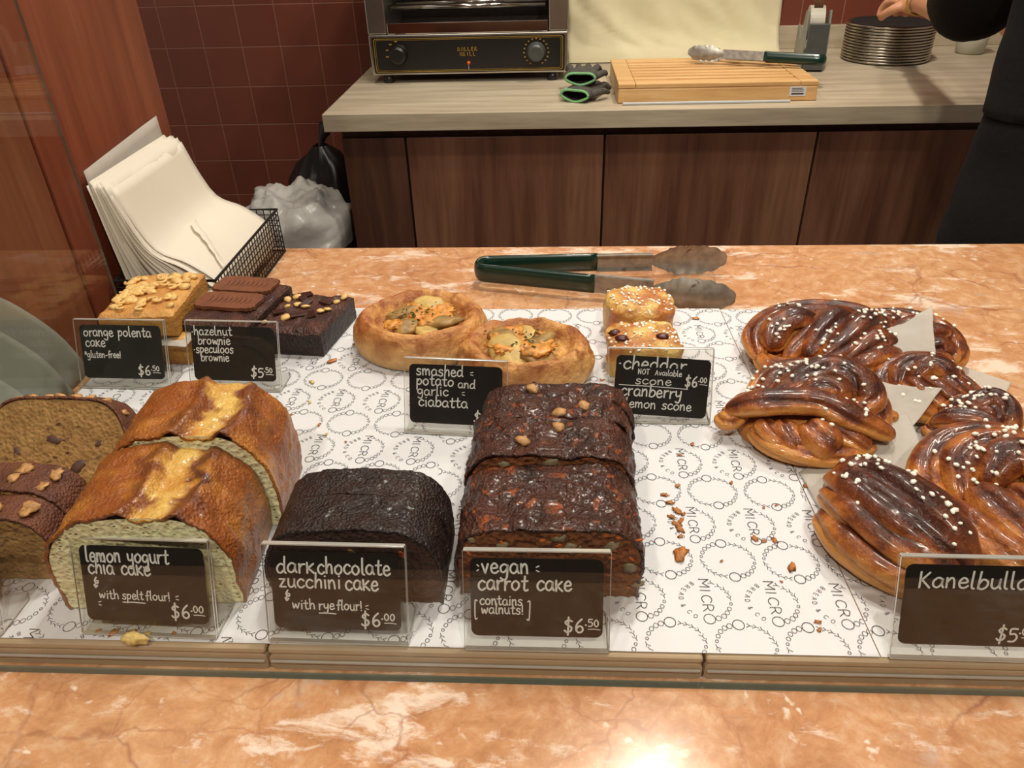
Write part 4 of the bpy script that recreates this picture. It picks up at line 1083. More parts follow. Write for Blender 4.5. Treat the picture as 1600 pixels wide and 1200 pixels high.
for k in range(70):
    u = random.uniform(-.033, .033); v = random.uniform(-.026, .036)
    if k < 9: v = random.uniform(-.045, -.02)
    if random.random() < .55:
        lump('hazelnut', M['hazelnut'], pc, (u, v, .0284), random.uniform(.0042, .0062), k, (1, 1, .62), .18, (random.uniform(-.4, .4), random.uniform(-.4, .4), random.uniform(0, 3)))
    else:
        g = MB(); a0 = random.uniform(0, 6); rr = random.uniform(.0038, .0052)
        g.tube([(rr * math.cos(a0 + q * .33), rr * .8 * math.sin(a0 + q * .33), .0015) for q in range(14)], .0015, 8)
        g.obj('hazelnut_shell_half', M['hazelnut'], pc, loc=(u, v, .0284), smooth=True)
def sheet(name, label, cor, mat, n=44, amp=.003, seed=0, sag=0, cat='parchment', group=None, sc=14):
    g = MB(); A, B, C_, D = [Vector(c) for c in cor]
    def fn(i, j):
        u = i / (n - 1); v = j / (n - 1)
        p = (A * (1 - u) + B * u) * (1 - v) + (D * (1 - u) + C_ * u) * v
        p = p + Vector((0, 0, amp * fbm(p, sc, 3, seed) + amp * .22 * abs(fbm(p, 70, 3, seed + 1)) - sag * math.sin(PI * u) * math.sin(PI * v)))
        p.z = max(p.z, PZ + .0004)
        return tuple(p)
    g.grid(n, n, fn)
    o = g.obj(name, mat, smooth=True, solid=-.00008)
    return tag(o, label, cat, group)
sheet('parchment_square', 'small square of baking parchment between the two polenta cakes', [(-.458, .645, PZ + .0290), (-.366, .640, PZ + .0255), (-.352, .748, PZ + .036), (-.448, .756, PZ + .0290)], M['parchment'], amp=.0004, seed=3)

M['brownie'] = m_vcol('brownie_crust', .42, 150, .6, 400, .0018, vor=420, coat=.08, dark=(.42, .36, .36))
brt = lambda X, Y, s: lerp(L3(58, 28, 22), L3(92, 52, 38), fbm((X, Y, 0), 55, 3, s) + .45)
brs = lambda X, Y, t_, s: lerp(L3(30, 14, 12), L3(50, 26, 20), fbm((X, Y, t_), 60, 2, s) + .5)
sb = slab_cake('speculoos_brownie', 'brownie topped with two ridged caramel biscuits behind its price sign', 'brownie', -.3385, .712, PZ, -.12, .078, .100, .040, brt, brs, M['brownie'], 31, amp=.0014, skew=.05)
for k, (yy) in enumerate((-.006, .033)):
    g = MB()
    pts = []
    for q in range(80):
        a = 2 * PI * q / 80; sx = math.copysign(abs(math.cos(a)) ** .35, math.cos(a)); sy = math.copysign(abs(math.sin(a)) ** .35, math.sin(a))
        w_ = 1 + .03 * math.sin(q * PI / 2.5); pts.append((.034 * sx * w_, .0175 * sy * w_))
    g.prism(pts, 0, .0042); b_ = g.obj('caramel_biscuit', M['biscuit'], sb, loc=(-.002, yy, .0405), bevel=.0008)
    r = MB()
    for q in range(9):
        xx = -.022 + q * .0055
        r.tube(crv([(xx, -.007, 0), (xx + .002, 0, .0006), (xx, .007, 0)], 4), .0007, 6)
    r.obj('embossed_ridges', M['biscuit'], b_, loc=(0, 0, .0042), smooth=True)
lump('caramel_blob', M['hazelnut'], sb, (-.012, -.0495, .022), .006, 3, (1.6, .5, .8), .4)
hb = slab_cake('hazelnut_brownie', 'dark brownie scattered with toasted hazelnuts and chocolate shards', 'brownie', -.266, .710, PZ, -.10, .076, .086, .029, brt, brs, M['brownie'], 33, amp=.0022, skew=.08)
for k, (u, v) in enumerate([(-.03, -.03), (-.012, -.018), (-.02, .006), (-.010, .012), (.0, .008), (-.018, .03), (.02, .0), (.03, .022), (.034, .034), (.026, .004), (-.026, .022)]):
    lump('hazelnut', M['hazelnut'], hb, (u, v, .0305), random.uniform(.0035, .005), k + 50, (1.15, .9, .5), .35, (random.uniform(-.4, .4), random.uniform(-.4, .4), random.uniform(0, 3)))
shard = plain('chocolate_shard', (58, 28, 22), .35, 0, .2, 80)
for k in range(8):
    MB().box(-.007, .007, -.004, .004, 0, .0022).obj('chocolate_shard', shard, hb, loc=(random.uniform(-.025, .03), random.uniform(-.03, .036), .030), rot=(random.uniform(-.15, .15), random.uniform(-.15, .15), random.uniform(0, 3)), bevel=.0005)

# ------------------------------------------------------------------ ciabatta rounds
M['bread'] = m_vcol('baked_bread_crust', .5, 130, .5, 260, .002, vor=0, dark=(.6, .46, .34), sss=.04)
def ciabatta(label, x, y, rz, a, b_, seed, hi=.034):
    t = thing('ciabatta_round', label, 'bread', (x, y, PZ), rz=rz, group='smashed potato ciabattas')
    g = MB(); nr, na_ = 46, 96
    def prof(u):   # u 0 centre .. 1 outer bottom
        pts = [(0, .020), (.25, .020), (.5, .0205), (.6, .023), (.69, .030), (.79, .0345), (.88, .032), (.96, .024), (1.0, .014), (.985, .006), (.94, .0008)]
        return pts
    pr = crv([(p, 0, q) for p, q in prof(0)], 6); pr = pr[::1]; nr = len(pr)
    def fn(i, j):
        th = 2 * PI * i / na_; p = pr[j]
        wob = 1 + .035 * fbm((math.cos(th), math.sin(th), 0), 1.2, 2, seed)
        rad = max(p.x, .001) * wob
        inner = 1
        X = a * rad * math.cos(th); Y = b_ * rad * math.sin(th)
        Z = p.z * hi / .0345
        am = .0030 * fbm((X, Y, Z), 45, 3, seed) + .0012 * fbm((X, Y, Z), 190, 2, seed)
        if Z > .006: Z += am; X *= 1 + am * 6; Y *= 1 + am * 6
        n = fbm((X, Y, Z), 38, 3, seed + 2) * .5 + .5
        c = lerp(L3(220, 164, 94), L3(166, 96, 42), (n - .3) * 2.2)
        hgt = Z / hi
        c = lerp(L3(226, 190, 132), c, .25 + hgt * .9)
        if p.x < .55 and j < nr * .6: c = lerp(L3(220, 170, 88), c, .35)
        c = lerp(c, L3(144, 76, 30), max(0, min(.8, (fbm((X, Y, Z), 90, 3, seed + 6) - .12) * 2.5)) * min(1, hgt))
        return ((X, Y, Z), c)
    g.grid(na_, nr, fn, closed_u=True, flip=True)
    g.f.append(tuple(range(na_)))
    g.obj('bread_ring', M['bread'], t, smooth=True)
    rnd = random.Random(seed)
    spots = [(-.28, -.18, .33, .9), (.16, -.24, .36, .4), (.30, .12, .28, 1.5), (-.12, .22, .30, 2.4), (-.36, .08, .22, .2), (.06, .02, .24, 1.1)]
    for k, (u, v, r, an) in enumerate(spots):
        an += seed
        uu, vv = u * math.cos(seed) - v * math.sin(seed), u * math.sin(seed) + v * math.cos(seed)
        lump('potato_chunk', M['potato'] if k % 3 != 1 else M['potato_flesh'], t, (uu * a * 1.12, vv * b_ * 1.12, .026 * hi / .0345 + .001), r * a * .8, seed + k, (1.25, .85, .36), .3, (rnd.uniform(-.4, .4), rnd.uniform(-.3, .3), an), sub=3)
    for k in range(14):
        u, v = rnd.uniform(-.42, .42), rnd.uniform(-.3, .42)
        lump('cheese_patch', M['cheese'], t, (u * a, v * b_, .031 * hi / .0345), rnd.uniform(.006, .010), seed + 30 + k, (1.3, 1, .3), .7, (0, 0, rnd.uniform(0, 3)), sub=3, fr=2.2)
    for k in range(26):
        u, v = rnd.gauss(-.02, .16), rnd.gauss(.02, .16)
        lump('herb_fleck', M['herb'], t, (u * a, v * b_, .0352 * hi / .0345 + rnd.uniform(-.001, .001)), rnd.uniform(.0008, .0016), k, (1.5, .8, .4), .3, (0, 0, rnd.uniform(0, 3)), sub=1)
ciabatta('round ciabatta at the left with a deep smashed potato centre', -.1375, .692, .1, .070, .060, 2, .037)
ciabatta('round ciabatta nearer the carrot cake with herbs and scorched cheese', -.0275, .638, -.1, .067, .055, 5, .035)

# ------------------------------------------------------------------ scones
M['scone'] = m_vcol('egg_washed_scone_crust', .42, 120, .5, 240, .0026, coat=.12, dark=(.6, .45, .32))
PEARL = None
def pearl_mesh():
    global PEARL
    if PEARL is None:
        import bmesh
        PEARL = []
        for s in range(4):
            bm = bmesh.new(); bmesh.ops.create_icosphere(bm, subdivisions=1, radius=1)
            for v in bm.verts: v.co *= 1 + .3 * noise.noise(v.co * 1.3 + Vector((s * 5, 0, 0)))
            me = bpy.data.meshes.new('sugar_pearl'); bm.to_mesh(me); bm.free(); me.materials.append(M['pearl'])
            me.polygons.foreach_set('use_smooth', [True] * len(me.polygons)); PEARL.append(me)
    return PEARL
def pearls(t, parts, n, rnd, reg, size=(.0014, .0023), clusters=None):
    """sugar pearls dropped from above onto the baked surface"""
    V = []; F = []
    for mb in parts:
        o = len(V); V += mb.v; F += [tuple(i + o for i in f) for f in mb.f]
    bv = BVHTree.FromPolygons(V, F)
    k = 0; tries = 0
    while k < n and tries < n * 20:
        tries += 1
        if clusters:
            cx, cy, sg = rnd.choice(clusters); x, y = rnd.gauss(cx, sg), rnd.gauss(cy, sg)
        else: x, y = rnd.uniform(-1, 1), rnd.uniform(-1, 1)
        x *= reg[0]; y *= reg[1]
        h = bv.ray_cast(Vector((x, y, .3)), Vector((0, 0, -1)))
        if h[0] is None or h[0].z < .012 or abs(h[1].z) < .35: continue
        r = rnd.uniform(*size)
        o = bpy.data.objects.new('sugar_pearl', rnd.choice(pearl_mesh())); link(o, t)
        o.location = h[0] + Vector((0, 0, r * .35)); o.scale = (r * rnd.uniform(.9, 1.35), r, r * .8)
        o.rotation_euler = (rnd.uniform(-.4, .4), rnd.uniform(-.4, .4), rnd.uniform(0, 3)); k += 1
def scone(label, x, y, z, rot, w_, d, h, seed, npearl, berries=0):
    t = thing('scone', label, 'scone', (x, y, z), rot=rot, group='sugared scones behind their price sign')
    g = MB(); na_, nv = 72, 34
    def fn(i, j):
        th = 2 * PI * i / na_; u = j / (nv - 1)
        e = .68
        cx = math.copysign(abs(math.cos(th)) ** e, math.cos(th)); cy = math.copysign(abs(math.sin(th)) ** e, math.sin(th))
        if u < .45: r = 1 - .06 * math.cos(u / .45 * PI / 2) ; Z = h * .72 * u / .45
        else:
            v = (u - .45) / .55; r = math.cos(v * PI / 2) ** .7; Z = h * (.72 + .28 * math.sin(v * PI / 2))
        X, Y = cx * r * w_ / 2, cy * r * d / 2
        nn = fbm((X, Y, Z), 32, 3, seed); n2 = fbm((X, Y, Z), 110, 2, seed)
        k = .13 * nn + .035 * n2
        c = lerp(L3(236, 200, 116), L3(196, 122, 52), (fbm((X, Y, Z), 42, 3, seed + 3) + .35) * 1.3)
        if u > .35 and nn < -.1: c = lerp(c, L3(170, 92, 36), .5)
        return ((X * (1 + k), Y * (1 + k), max(.0002, Z * (1 + .8 * k))), c)
    g.grid(na_, nv, fn, closed_u=True)
    g.obj('scone_body', M['scone'], t, smooth=True)
    rnd = random.Random(seed)
    pearls(t, [g], npearl, rnd, (w_ / 2 * .95, d / 2 * .95), (.0011, .0018))
    bv = BVHTree.FromPolygons(g.v, g.f)
    for k in range(berries):
        px, py = [(-.022, -.016), (.016, -.012), (-.028, .002), (.024, -.02)][k % 4]
        hh = bv.ray_cast(Vector((px, py, .3)), Vector((0, 0, -1)))
        if hh[0]: lump('cranberry', M['cranberry'], t, tuple(hh[0]), .005, k, (1.4, .9, .6), .4)
scone('scone at the back of its pair, thick with sugar pearls, by the tongs', .0900, .715, PZ, (0, 0, .05), .070, .062, .046, 3, 75)
scone('front scone studded with dark cranberries and sugar pearls', .0880, .648, PZ, (0, 0, -.03), .074, .060, .040, 9, 70, 3)

# ------------------------------------------------------------------ cinnamon buns
def m_bun():
    t = NT('glossy_bun_crust'); co = t.co(); tc = t.new('ShaderNodeTexCoord')
    sp = t.new('ShaderNodeSeparateXYZ'); a = t.new('ShaderNodeAttribute'); a.attribute_name = 'Col'
    n = t.noise(co, 60, 4, .6)
    f = t.math('ADD', a.outputs['Fac'], t.math('MULTIPLY', t.math('SUBTRACT', n, .5), .9))
    col = t.ramp(f, [(.08, srgb(206, 142, 72)), (.32, srgb(172, 100, 42)), (.52, srgb(116, 56, 24)), (.82, srgb(60, 26, 15))])
    h = t.noise(co, 180, 4, .6)
    nn = t.bump(t.noise(co, 420, 3), .0007, .8, t.bump(h, .0016, .9))
    return t.set(color=col, rough=t.ramp(n, [(.35, (.28,) * 3), (.65, (.45,) * 3)]), normal=nn, spec=.35, coat=.3, coat_rough=.14, sss=.03, sssr=.003)
M['bun'] = m_bun()
def strand(pts, r, tw=2.0, seed=0, flat=.78, n=36, grooves=4, gd=.17):
    P = crv(pts, 8); N = len(P); mb = MB()
    prev = None
    for i, p in enumerate(P):
        u = i / (N - 1)
        t_ = (P[min(i + 1, N - 1)] - P[max(i - 1, 0)]).normalized()
        side = t_.cross(Vector((0, 0, 1)))
        side = side.normalized() if side.length > .15 else (prev or Vector((1, 0, 0)))
        upv = side.cross(t_).normalized(); prev = side
        env = min(1, (math.sin(PI * min(max(u, .0), 1)) ** .45) + .12)
        for k in range(n):
            a = 2 * PI * k / n
            gr = 1 - gd * (.5 + .5 * math.cos(grooves * a + tw * 2 * PI * u + seed)) ** 6 * 1.4
            rr = r * env * gr * (1 + .06 * fbm(p * 1.0, 50, 2, seed))
            q = p + side * (math.cos(a) * rr) + upv * (math.sin(a) * rr * flat)
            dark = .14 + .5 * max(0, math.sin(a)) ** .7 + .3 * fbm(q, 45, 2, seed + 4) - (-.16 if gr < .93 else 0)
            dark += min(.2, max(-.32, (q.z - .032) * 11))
            q.z = max(q.z, .0004)
            mb.vert(q, (dark,) * 3)
    for i in range(N - 1):
        for k in range(n):
            a = i * n + k; c = i * n + (k + 1) % n; mb.f.append((a, a + n, c + n, c))
    mb.f.append(tuple(range(n))); mb.f.append(tuple(reversed(range((N - 1) * n, N * n))))
    return mb
def bun(label, x, y, z, rz, A, B, Hh, strands, seed, npearl, clusters=None, tilt=(0, 0), name='cinnamon_bun', pale=.05):
    t = thing(name, label, 'bun', (x, y, z), group='knotted cinnamon buns with pearl sugar', rot=(tilt[0], tilt[1], rz))
    parts = []
    core = MB()
    core.grid(40, 16, lambda i, j: ((A * .80 * math.cos(2 * PI * i / 40) * math.cos(PI / 2 * j / 15.01), B * .80 * math.sin(2 * PI * i / 40) * math.cos(PI / 2 * j / 15.01), max(.0005, Hh * .50 * math.sin(PI / 2 * j / 15))), (.25, .25, .25)), closed_u=True)
    core.obj('inner_dough', M['bun'], t, smooth=True); parts.append(core)
    for k, (pts, r, tw, fl) in enumerate(strands):
        mb = strand([(p[0] * A, p[1] * B, p[2] * Hh) for p in pts], r, tw, seed + k, fl)
        mb.c = [tuple(c_ - pale for c_ in cc) for cc in mb.c]
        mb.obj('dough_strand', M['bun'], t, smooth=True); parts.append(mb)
    pearls(t, parts, npearl, random.Random(seed), (A, B), clusters=clusters)
    return t
# knot of the rearmost big bun (x, y, z in units of half width, half depth, height)
K1 = [
 ([(-.86, -.35, .28), (-.84, .2, .4), (-.55, .62, .52), (-.05, .78, .6), (.42, .62, .62), (.76, .25, .5), (.84, -.22, .36), (.6, -.62, .28)], .0165, 1.2, .85),
 ([(-.84, -.1, .25), (-.74, -.58, .26), (-.35, -.74, .28), (.1, -.72, .3), (.42, -.62, .3)], .0135, 1.5, .8),
 ([(-.72, -.28, .45), (-.6, .12, .62), (-.35, .32, .72), (-.02, .34, .62)], .0165, .5, .75),
 ([(-.58, -.5, .35), (-.38, -.2, .5), (-.18, .08, .62), (.02, .3, .6)], .0095, .6, .9),
 ([(-.35, -.52, .42), (-.1, -.12, .66), (.12, .22, .78), (.34, .38, .66), (.46, .2, .5)], .0165, .7, .8),
 ([(-.2, -.62, .38), (.12, -.34, .58), (.42, .06, .76), (.62, .22, .66), (.74, -.08, .5)], .0165, .8, .8),
 ([(.0, -.72, .34), (.3, -.46, .52), (.56, -.18, .62), (.74, -.26, .48), (.72, -.5, .3)], .0145, .6, .8),
 ([(.1, -.8, .26), (.32, -.74, .42), (.58, -.56, .46), (.8, -.4, .34)], .0155, .5, .85)]
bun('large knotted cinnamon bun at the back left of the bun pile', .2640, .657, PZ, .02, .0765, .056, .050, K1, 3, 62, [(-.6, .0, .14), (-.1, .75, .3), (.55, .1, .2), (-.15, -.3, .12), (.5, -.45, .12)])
K2 = [
 ([(-.6, .25, .4), (-.35, .7, .5), (.1, .85, .62), (.55, .6, .6), (.82, .1, .5), (.85, -.4, .3)], .0155, 1.3, .85),
 ([(-.55, .15, .5), (-.25, .5, .68), (.1, .58, .72), (.3, .4, .62)], .015, .8, .8),
 ([(-.45, .0, .6), (-.1, .25, .8), (.3, .45, .95), (.62, .25, .9), (.7, -.1, .7), (.5, -.3, .55)], .0155, .9, .8),
 ([(-.15, -.05, .7), (.12, .1, .82), (.35, .02, .8), (.42, -.2, .6)], .014, .6, .8),
 ([(-.98, -.02, .42), (-.7, -.1, .62), (-.3, -.15, .72), (.1, -.25, .75), (.5, -.5, .6), (.9, -.7, .42)], .0145, .5, .8),
 ([(-1.02, .05, .3), (-.95, -.1, .3), (-.75, .1, .45), (-.58, .28, .5)], .0115, .5, .8),
 ([(-.72, -.3, .22), (-.5, -.7, .22), (-.1, -.92, .2), (.3, -.9, .2), (.7, -.7, .25)], .0105, 1.5, .8),
 ([(-.6, -.25, .35), (-.52, -.55, .3), (-.36, -.78, .2)], .0115, .3, .9),
 ([(-.36, -.3, .38), (-.32, -.6, .32), (-.2, -.86, .2)], .0125, .3, .9),
 ([(-.1, -.42, .38), (.02, -.7, .34), (.2, -.92, .24)], .0175, .3, .9),
 ([(.0, -.35, .5), (.3, -.6, .4), (.6, -.85, .3)], .012, .5, .8),
 ([(.8, .0, .3), (1.0, -.05, .34), (1.1, -.12, .3)], .0075, .3, .9)]
bun('knotted bun with a dough strap across its front, overlapping the large one', .2140, .541, PZ, .0, .068, .052, .050, K2, 17, 66, [(-.35, .75, .2), (0, .55, .25), (-.5, .3, .14), (.1, .1, .16), (.5, -.4, .2)], pale=.12)
K3 = [
 ([(-.82, .5, .25), (-.88, .0, .32), (-.7, -.5, .3), (-.3, -.85, .26), (.1, -1.0, .2)], .0165, 1.0, .9),
 ([(-.62, .72, .4), (-.66, .1, .62), (-.46, -.45, .55), (-.05, -.85, .4), (.2, -1.0, .25)], .0165, .8, .85),
 ([(-.3, .9, .4), (-.4, .4, .72), (-.22, -.2, .75), (.12, -.7, .55), (.36, -.95, .3)], .018, .7, .82),
 ([(.1, .95, .4), (.0, .45, .75), (.12, -.1, .85), (.4, -.6, .6), (.58, -.9, .3)], .018, .7, .82),
 ([(.36, .75, .4), (.42, .25, .66), (.6, -.25, .58), (.78, -.65, .35), (.84, -.85, .25)], .0165, .8, .85),
 ([(-.45, .78, .5), (-.1, .72, .72), (.28, .74, .62), (.44, .6, .42)], .0125, .6, .85)]
bun('bun with long lengthwise folds, foreground left of its pair', .2385, .409, PZ, .33, .044, .055, .048, K3, 29, 48, [(.0, .45, .3), (.1, .75, .2), (.35, -.1, .25), (-.5, .35, .12), (.2, -.5, .25)])
K4 = [
 ([(-.8, -.1, .3), (-.82, .4, .45), (-.45, .78, .6), (.05, .85, .7), (.5, .6, .68), (.85, .15, .55)], .0165, 1.1, .85),
 ([(-.62, -.02, .45), (-.5, .38, .7), (-.1, .58, .85), (.35, .45, .85), (.7, .1, .7)], .0155, .9, .8),
 ([(-.3, .1, .6), (.0, .32, .85), (.3, .2, .85), (.55, -.1, .7)], .018, .7, .8),
 ([(-.8, .1, .35), (-.74, -.35, .4), (-.5, -.75, .35), (-.1, -1.0, .25)], .017, .8, .9),
 ([(-.45, .15, .55), (-.38, -.3, .6), (-.12, -.7, .45), (.2, -.95, .3)], .017, .7, .85),
 ([(-.15, .0, .66), (.02, -.4, .66), (.26, -.75, .5), (.45, -.95, .3)], .0165, .7, .85),
 ([(.2, .0, .7), (.4, -.4, .62), (.6, -.75, .42)], .016, .7, .85),
 ([(.5, .05, .65), (.72, -.3, .5), (.88, -.6, .32)], .016, .6, .85)]
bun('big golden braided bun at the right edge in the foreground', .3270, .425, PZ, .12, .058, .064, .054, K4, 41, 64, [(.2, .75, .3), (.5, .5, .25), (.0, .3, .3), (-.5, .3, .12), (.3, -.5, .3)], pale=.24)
bun('dark bun behind the parchment at the back right of the pile', .3400, .664, PZ, -.45, .056, .044, .040, [(s_[0], s_[1] * .85, s_[2], s_[3]) for s_ in K1], 53, 26, [(.3, .5, .3), (-.3, .5, .3)])
bun('flat bun peeking out between two parchment corners', .3320, .583, PZ, .1, .042, .034, .038, [(s_[0], s_[1] * .7, s_[2], s_[3]) for s_ in K4], 61, 26)
bun('small dark bun at the right tray edge, clustered with pearl sugar', .3420, .518, PZ, -.3, .031, .032, .044, [(s_[0], s_[1] * .72, s_[2], s_[3]) for s_ in K2], 71, 34, [(-.5, .35, .2), (0, .4, .3)])

P1C = [(.200, .601, .0212), (.2815, .596, .028), (.343, .604, .058), (.364, .674, .070)]
P2C = [(.176, .499, .0212), (.2735, .500, .030), (.332, .560, .052), (.247, .582, .048)]
P3C = [(.205, .383, .0212), (.283, .382, .0212), (.300, .545, .040), (.197, .484, .0214)]
PG = 'baking parchment pieces under the buns'
sheet('parchment_sheet', 'parchment with one corner standing up right of the large rear bun', P1C, M['parchment'], amp=.006, seed=4, sag=.008, group=PG)
sheet('parchment_sheet', 'parchment sticking out to the right of the strapped bun', P2C, M['parchment'], amp=.006, seed=6, sag=.006, group=PG)
sheet('parchment_sheet', 'parchment between the two foreground buns', P3C, M['parchment'], amp=.004, seed=8, group=PG)
sheet('parchment_sheet', 'small parchment corner lying right of the dark rear bun', [(.335, .600, .0215), (.385, .560, .0218), (.425, .615, .024), (.37, .66, .024)], M['parchment'], amp=.002, seed=9, group=PG)
sheet('parchment_sheet', 'parchment scrap under the bun by the right tray edge', [(.300, .470, .0215), (.365, .455, .0218), (.372, .51, .026), (.31, .53, .024)], M['parchment'], amp=.002, seed=10, group=PG)

# ------------------------------------------------------------------ napkin bags in wire basket
def basket():
    t = thing('wire_basket', 'black wire mesh basket holding the pile of paper bags', 'basket', (-.436, .868, .0))
    x0, x1, y0, y1, h = -.058, .058, -.108, .118, .062
    def side(nm, P0, P1, n):
        g = MB()
        for k in range(n + 1):
            u = k / n; p = Vector(P0).lerp(Vector(P1), u); g.tube([p + Vector((0, 0, .002)), p + Vector((0, 0, h))], .0007, 5)
        m_ = 8
        for k in range(1, m_):
            z = h * k / m_; g.tube([Vector(P0) + Vector((0, 0, z)), Vector(P1) + Vector((0, 0, z))], .0007, 5)
        g.obj(nm, M['wire'], t)
    side('mesh_side', (x1, y0, 0), (x1, y1, 0), 26); side('mesh_side', (x0, y0, 0), (x0, y1, 0), 26)
    side('mesh_end', (x0, y0, 0), (x1, y0, 0), 12); side('mesh_end', (x0, y1, 0), (x1, y1, 0), 12)
    for z, nm in ((h, 'rim_wire'), (.002, 'base_wire')):
        g = MB(); g.tube([(x0, y0, z), (x1, y0, z), (x1, y1, z), (x0, y1, z), (x0, y0, z)], .0018, 8); g.obj(nm, M['wire'], t)
    g = MB()
    for k in range(1, 10): g.tube([(x0 + (x1 - x0) * k / 10, y0, .002), (x0 + (x1 - x0) * k / 10, y1, .002)], .0008, 5)
    g.obj('base_mesh', M['wire'], t)
basket()
def bags():
    N = 24
    rnd = random.Random(5)
    for k in range(N):
        q = k / (N - 1)            # 0 = rearmost against the wood, 1 = front
        g = MB(); n = 19
        bx, bz = -.486 + .103 * q, .006 + .010 * q          # bottom edge
        tx, tz = -.498 + .016 * q, .160 + .008 * (1 - q)       # top edge
        y0 = .775 + rnd.uniform(-.004, .004) - .0; y1 = y0 + .186
        jz = rnd.uniform(-.004, .004)
        ton = .010 * rnd.random()
        PRF = crv([(bx, bz, 0), (bx - .001, bz + .016 + .014 * q, 0), (bx * .72 + tx * .28 - .006 * q, bz * .3 + .03 + .038 * q, 0), (bx * .33 + tx * .67 - .006 * q, tz * .62 - .006, 0), (tx, tz, 0)], 9)
        def fn(i, j, k=k):
            u = i / (n - 1); v = j / (n - 1)
            pv = PRF[min(len(PRF) - 1, int(round(v * (len(PRF) - 1))))]
            x, z = pv.x, pv.y + jz * v
            y = y0 + (y1 - y0) * u + .012 * v * q
            x += .0012 * fbm((y, z, k * .1), 16, 2, k)
            x = max(x, -.5005 + .0001 * k)
            if k == 0: z += .012 * v + .012 * v * u; 
            return (x, y, z)
        g.grid(n, n, fn)
        lb = 'frontmost cream paper bag of the pile, lying on top' if k == N - 1 else ('rearmost translucent paper bag, its edge standing above the pile' if k == 0 else 'cream paper bag inside the pile in the wire basket')
        o = tag(g.obj('paper_bag', M['bagpaper'] if k else M['parchment'], smooth=True, solid=-.0002), lb, 'paper bag', 'paper bags in the wire basket')
        if k == N - 1:
            f = MB(); f.grid(8, 3, lambda i, j: (0, (j - 1) * (.002 + .004 * i / 7), .1 * i / 7))
            # folded flap lying on the front bag
            fl = MB(); 
            def ff(i, j):
                u = i / 9; v = .36 + .36 * u; pq = PRF[int(v * (len(PRF) - 1))]
                n_ = 14; yy = y0 + (y1 - y0) * (.18 + .36 * u + (j - 1) * (.012 + .03 * u)) 
                x = pq.x + .003 + (.0025 if j == 1 else 0); z = pq.y + .002
                return (x, yy, z)
            fl.grid(10, 3, ff); fl.obj('folded_flap', M['bagpaper'], o, smooth=True)
bags()

# pale fabric-like folds, added as stand-in for an unidentified grey-green shape
def gauze():
    t = thing('fabric_stand_in', 'pale grey-green fabric-like folds standing in for an unclear shape beyond the side glass', 'fabric', (-.4875, .52, 0))
    def fold(nm, y_off, amp, top, xo):
        g = MB()
        prof = crv([(.0, .15, 0), (.0, .125, .055), (.0, .085, .11), (.0, .03, .17), (.0, -.03, .26), (.0, -.1, .4)], 6)
        N = len(prof)
        def fn(i, j):
            p = prof[j]; u = i / 20
            return (xo + .003 * math.sin(u * 9 + j * .15), p.y + y_off - u * .16, p.z + .0005)
        g.grid(21, N, fn); g.obj(nm, M['gauze'], t, smooth=True, solid=-.0006)
    fold('fabric_fold', .0, .0, .3, -.0085); fold('fabric_fold', -.045, .0, .3, .000); fold('fabric_fold', -.10, .0, .3, .0085)
gauze()

# ------------------------------------------------------------------ crumbs (pixel spots measured on the paper, turned into metres)
CR = [(.0905, .392, 5.2, 1), (.092, .423, 2.6, 0), (.089, .430, 2.4, 0), (.094, .437, 3.0, 0), (.0905, .446, 2.2, 0), (.087, .455, 2.0, 0), (.0985, .466, 1.8, 0), (.093, .410, 1.6, 0),
      (.2005, .4365 + .03, 3.0, 0), (.146, .4085, 2.2, 0), (.152, .406, 1.4, 0), (.160, .407, 2.0, 0), (.165, .381, 3.0, 1), (.141, .470, 1.3, 0), (.160, .442, 1.0, 0), (.170, .445, 1.0, 0),
      (.17, .3345, 1.8, 0), (.169, .328, 1.5, 0), (.118, .52, 1.5, 0), (.105, .505, 1.2, 0), (.118, .386, 1.0, 0), (.155, .368, .8, 0),
      (-.2245, .655, 3.6, 1), (-.21, .69, 1.8, 0), (-.205, .682, 1.4, 0), (-.235, .615, 2.4, 2), (-.228, .58, 1.4, 2), (-.24, .560, 1.2, 0), (-.21, .545, 1.4, 0), (-.20, .53, 1.4, 2), (-.18, .52, 1.1, 0),
      (-.40, .565, 3.4, 1), (-.365, .56, 1.4, 0), (-.0615, .71, 1.8, 0), (-.045, .675, 1.2, 0), (.028, .682, 2.6, 1), (.035, .686, 1.6, 0), (.022, .70, 1.3, 2), (.047, .62, 1.4, 0), (.155, .745, 2.8, 1),
      (.045, .505, 1.6, 0), (.055, .478, 1.6, 0), (.135, .58, 1.0, 0), (-.165, .425, 2.2, 1), (-.26, .325, 1.4, 0), (-.285, .3145, 2.4, 0), (-.275, .3125, 2.8, 2), (-.262, .3142, 1.8, 2), (-.245, .3145, 1.4, 0), (-.296, .3155, 1.5, 0),
      (.093, .4175, 2.4, 0), (.0955, .4265, 2.0, 0), (.0985, .4335, 1.6, 0)]
big = {0: 'large golden pastry flake lying right of the carrot cake', 22: 'hazelnut chip beside the dark hazelnut brownie', 31: 'yellow cake crumb behind the lemon loaf, before the front edge of a sign', 39: 'brown pastry crumb near the rear edge of the paper'}
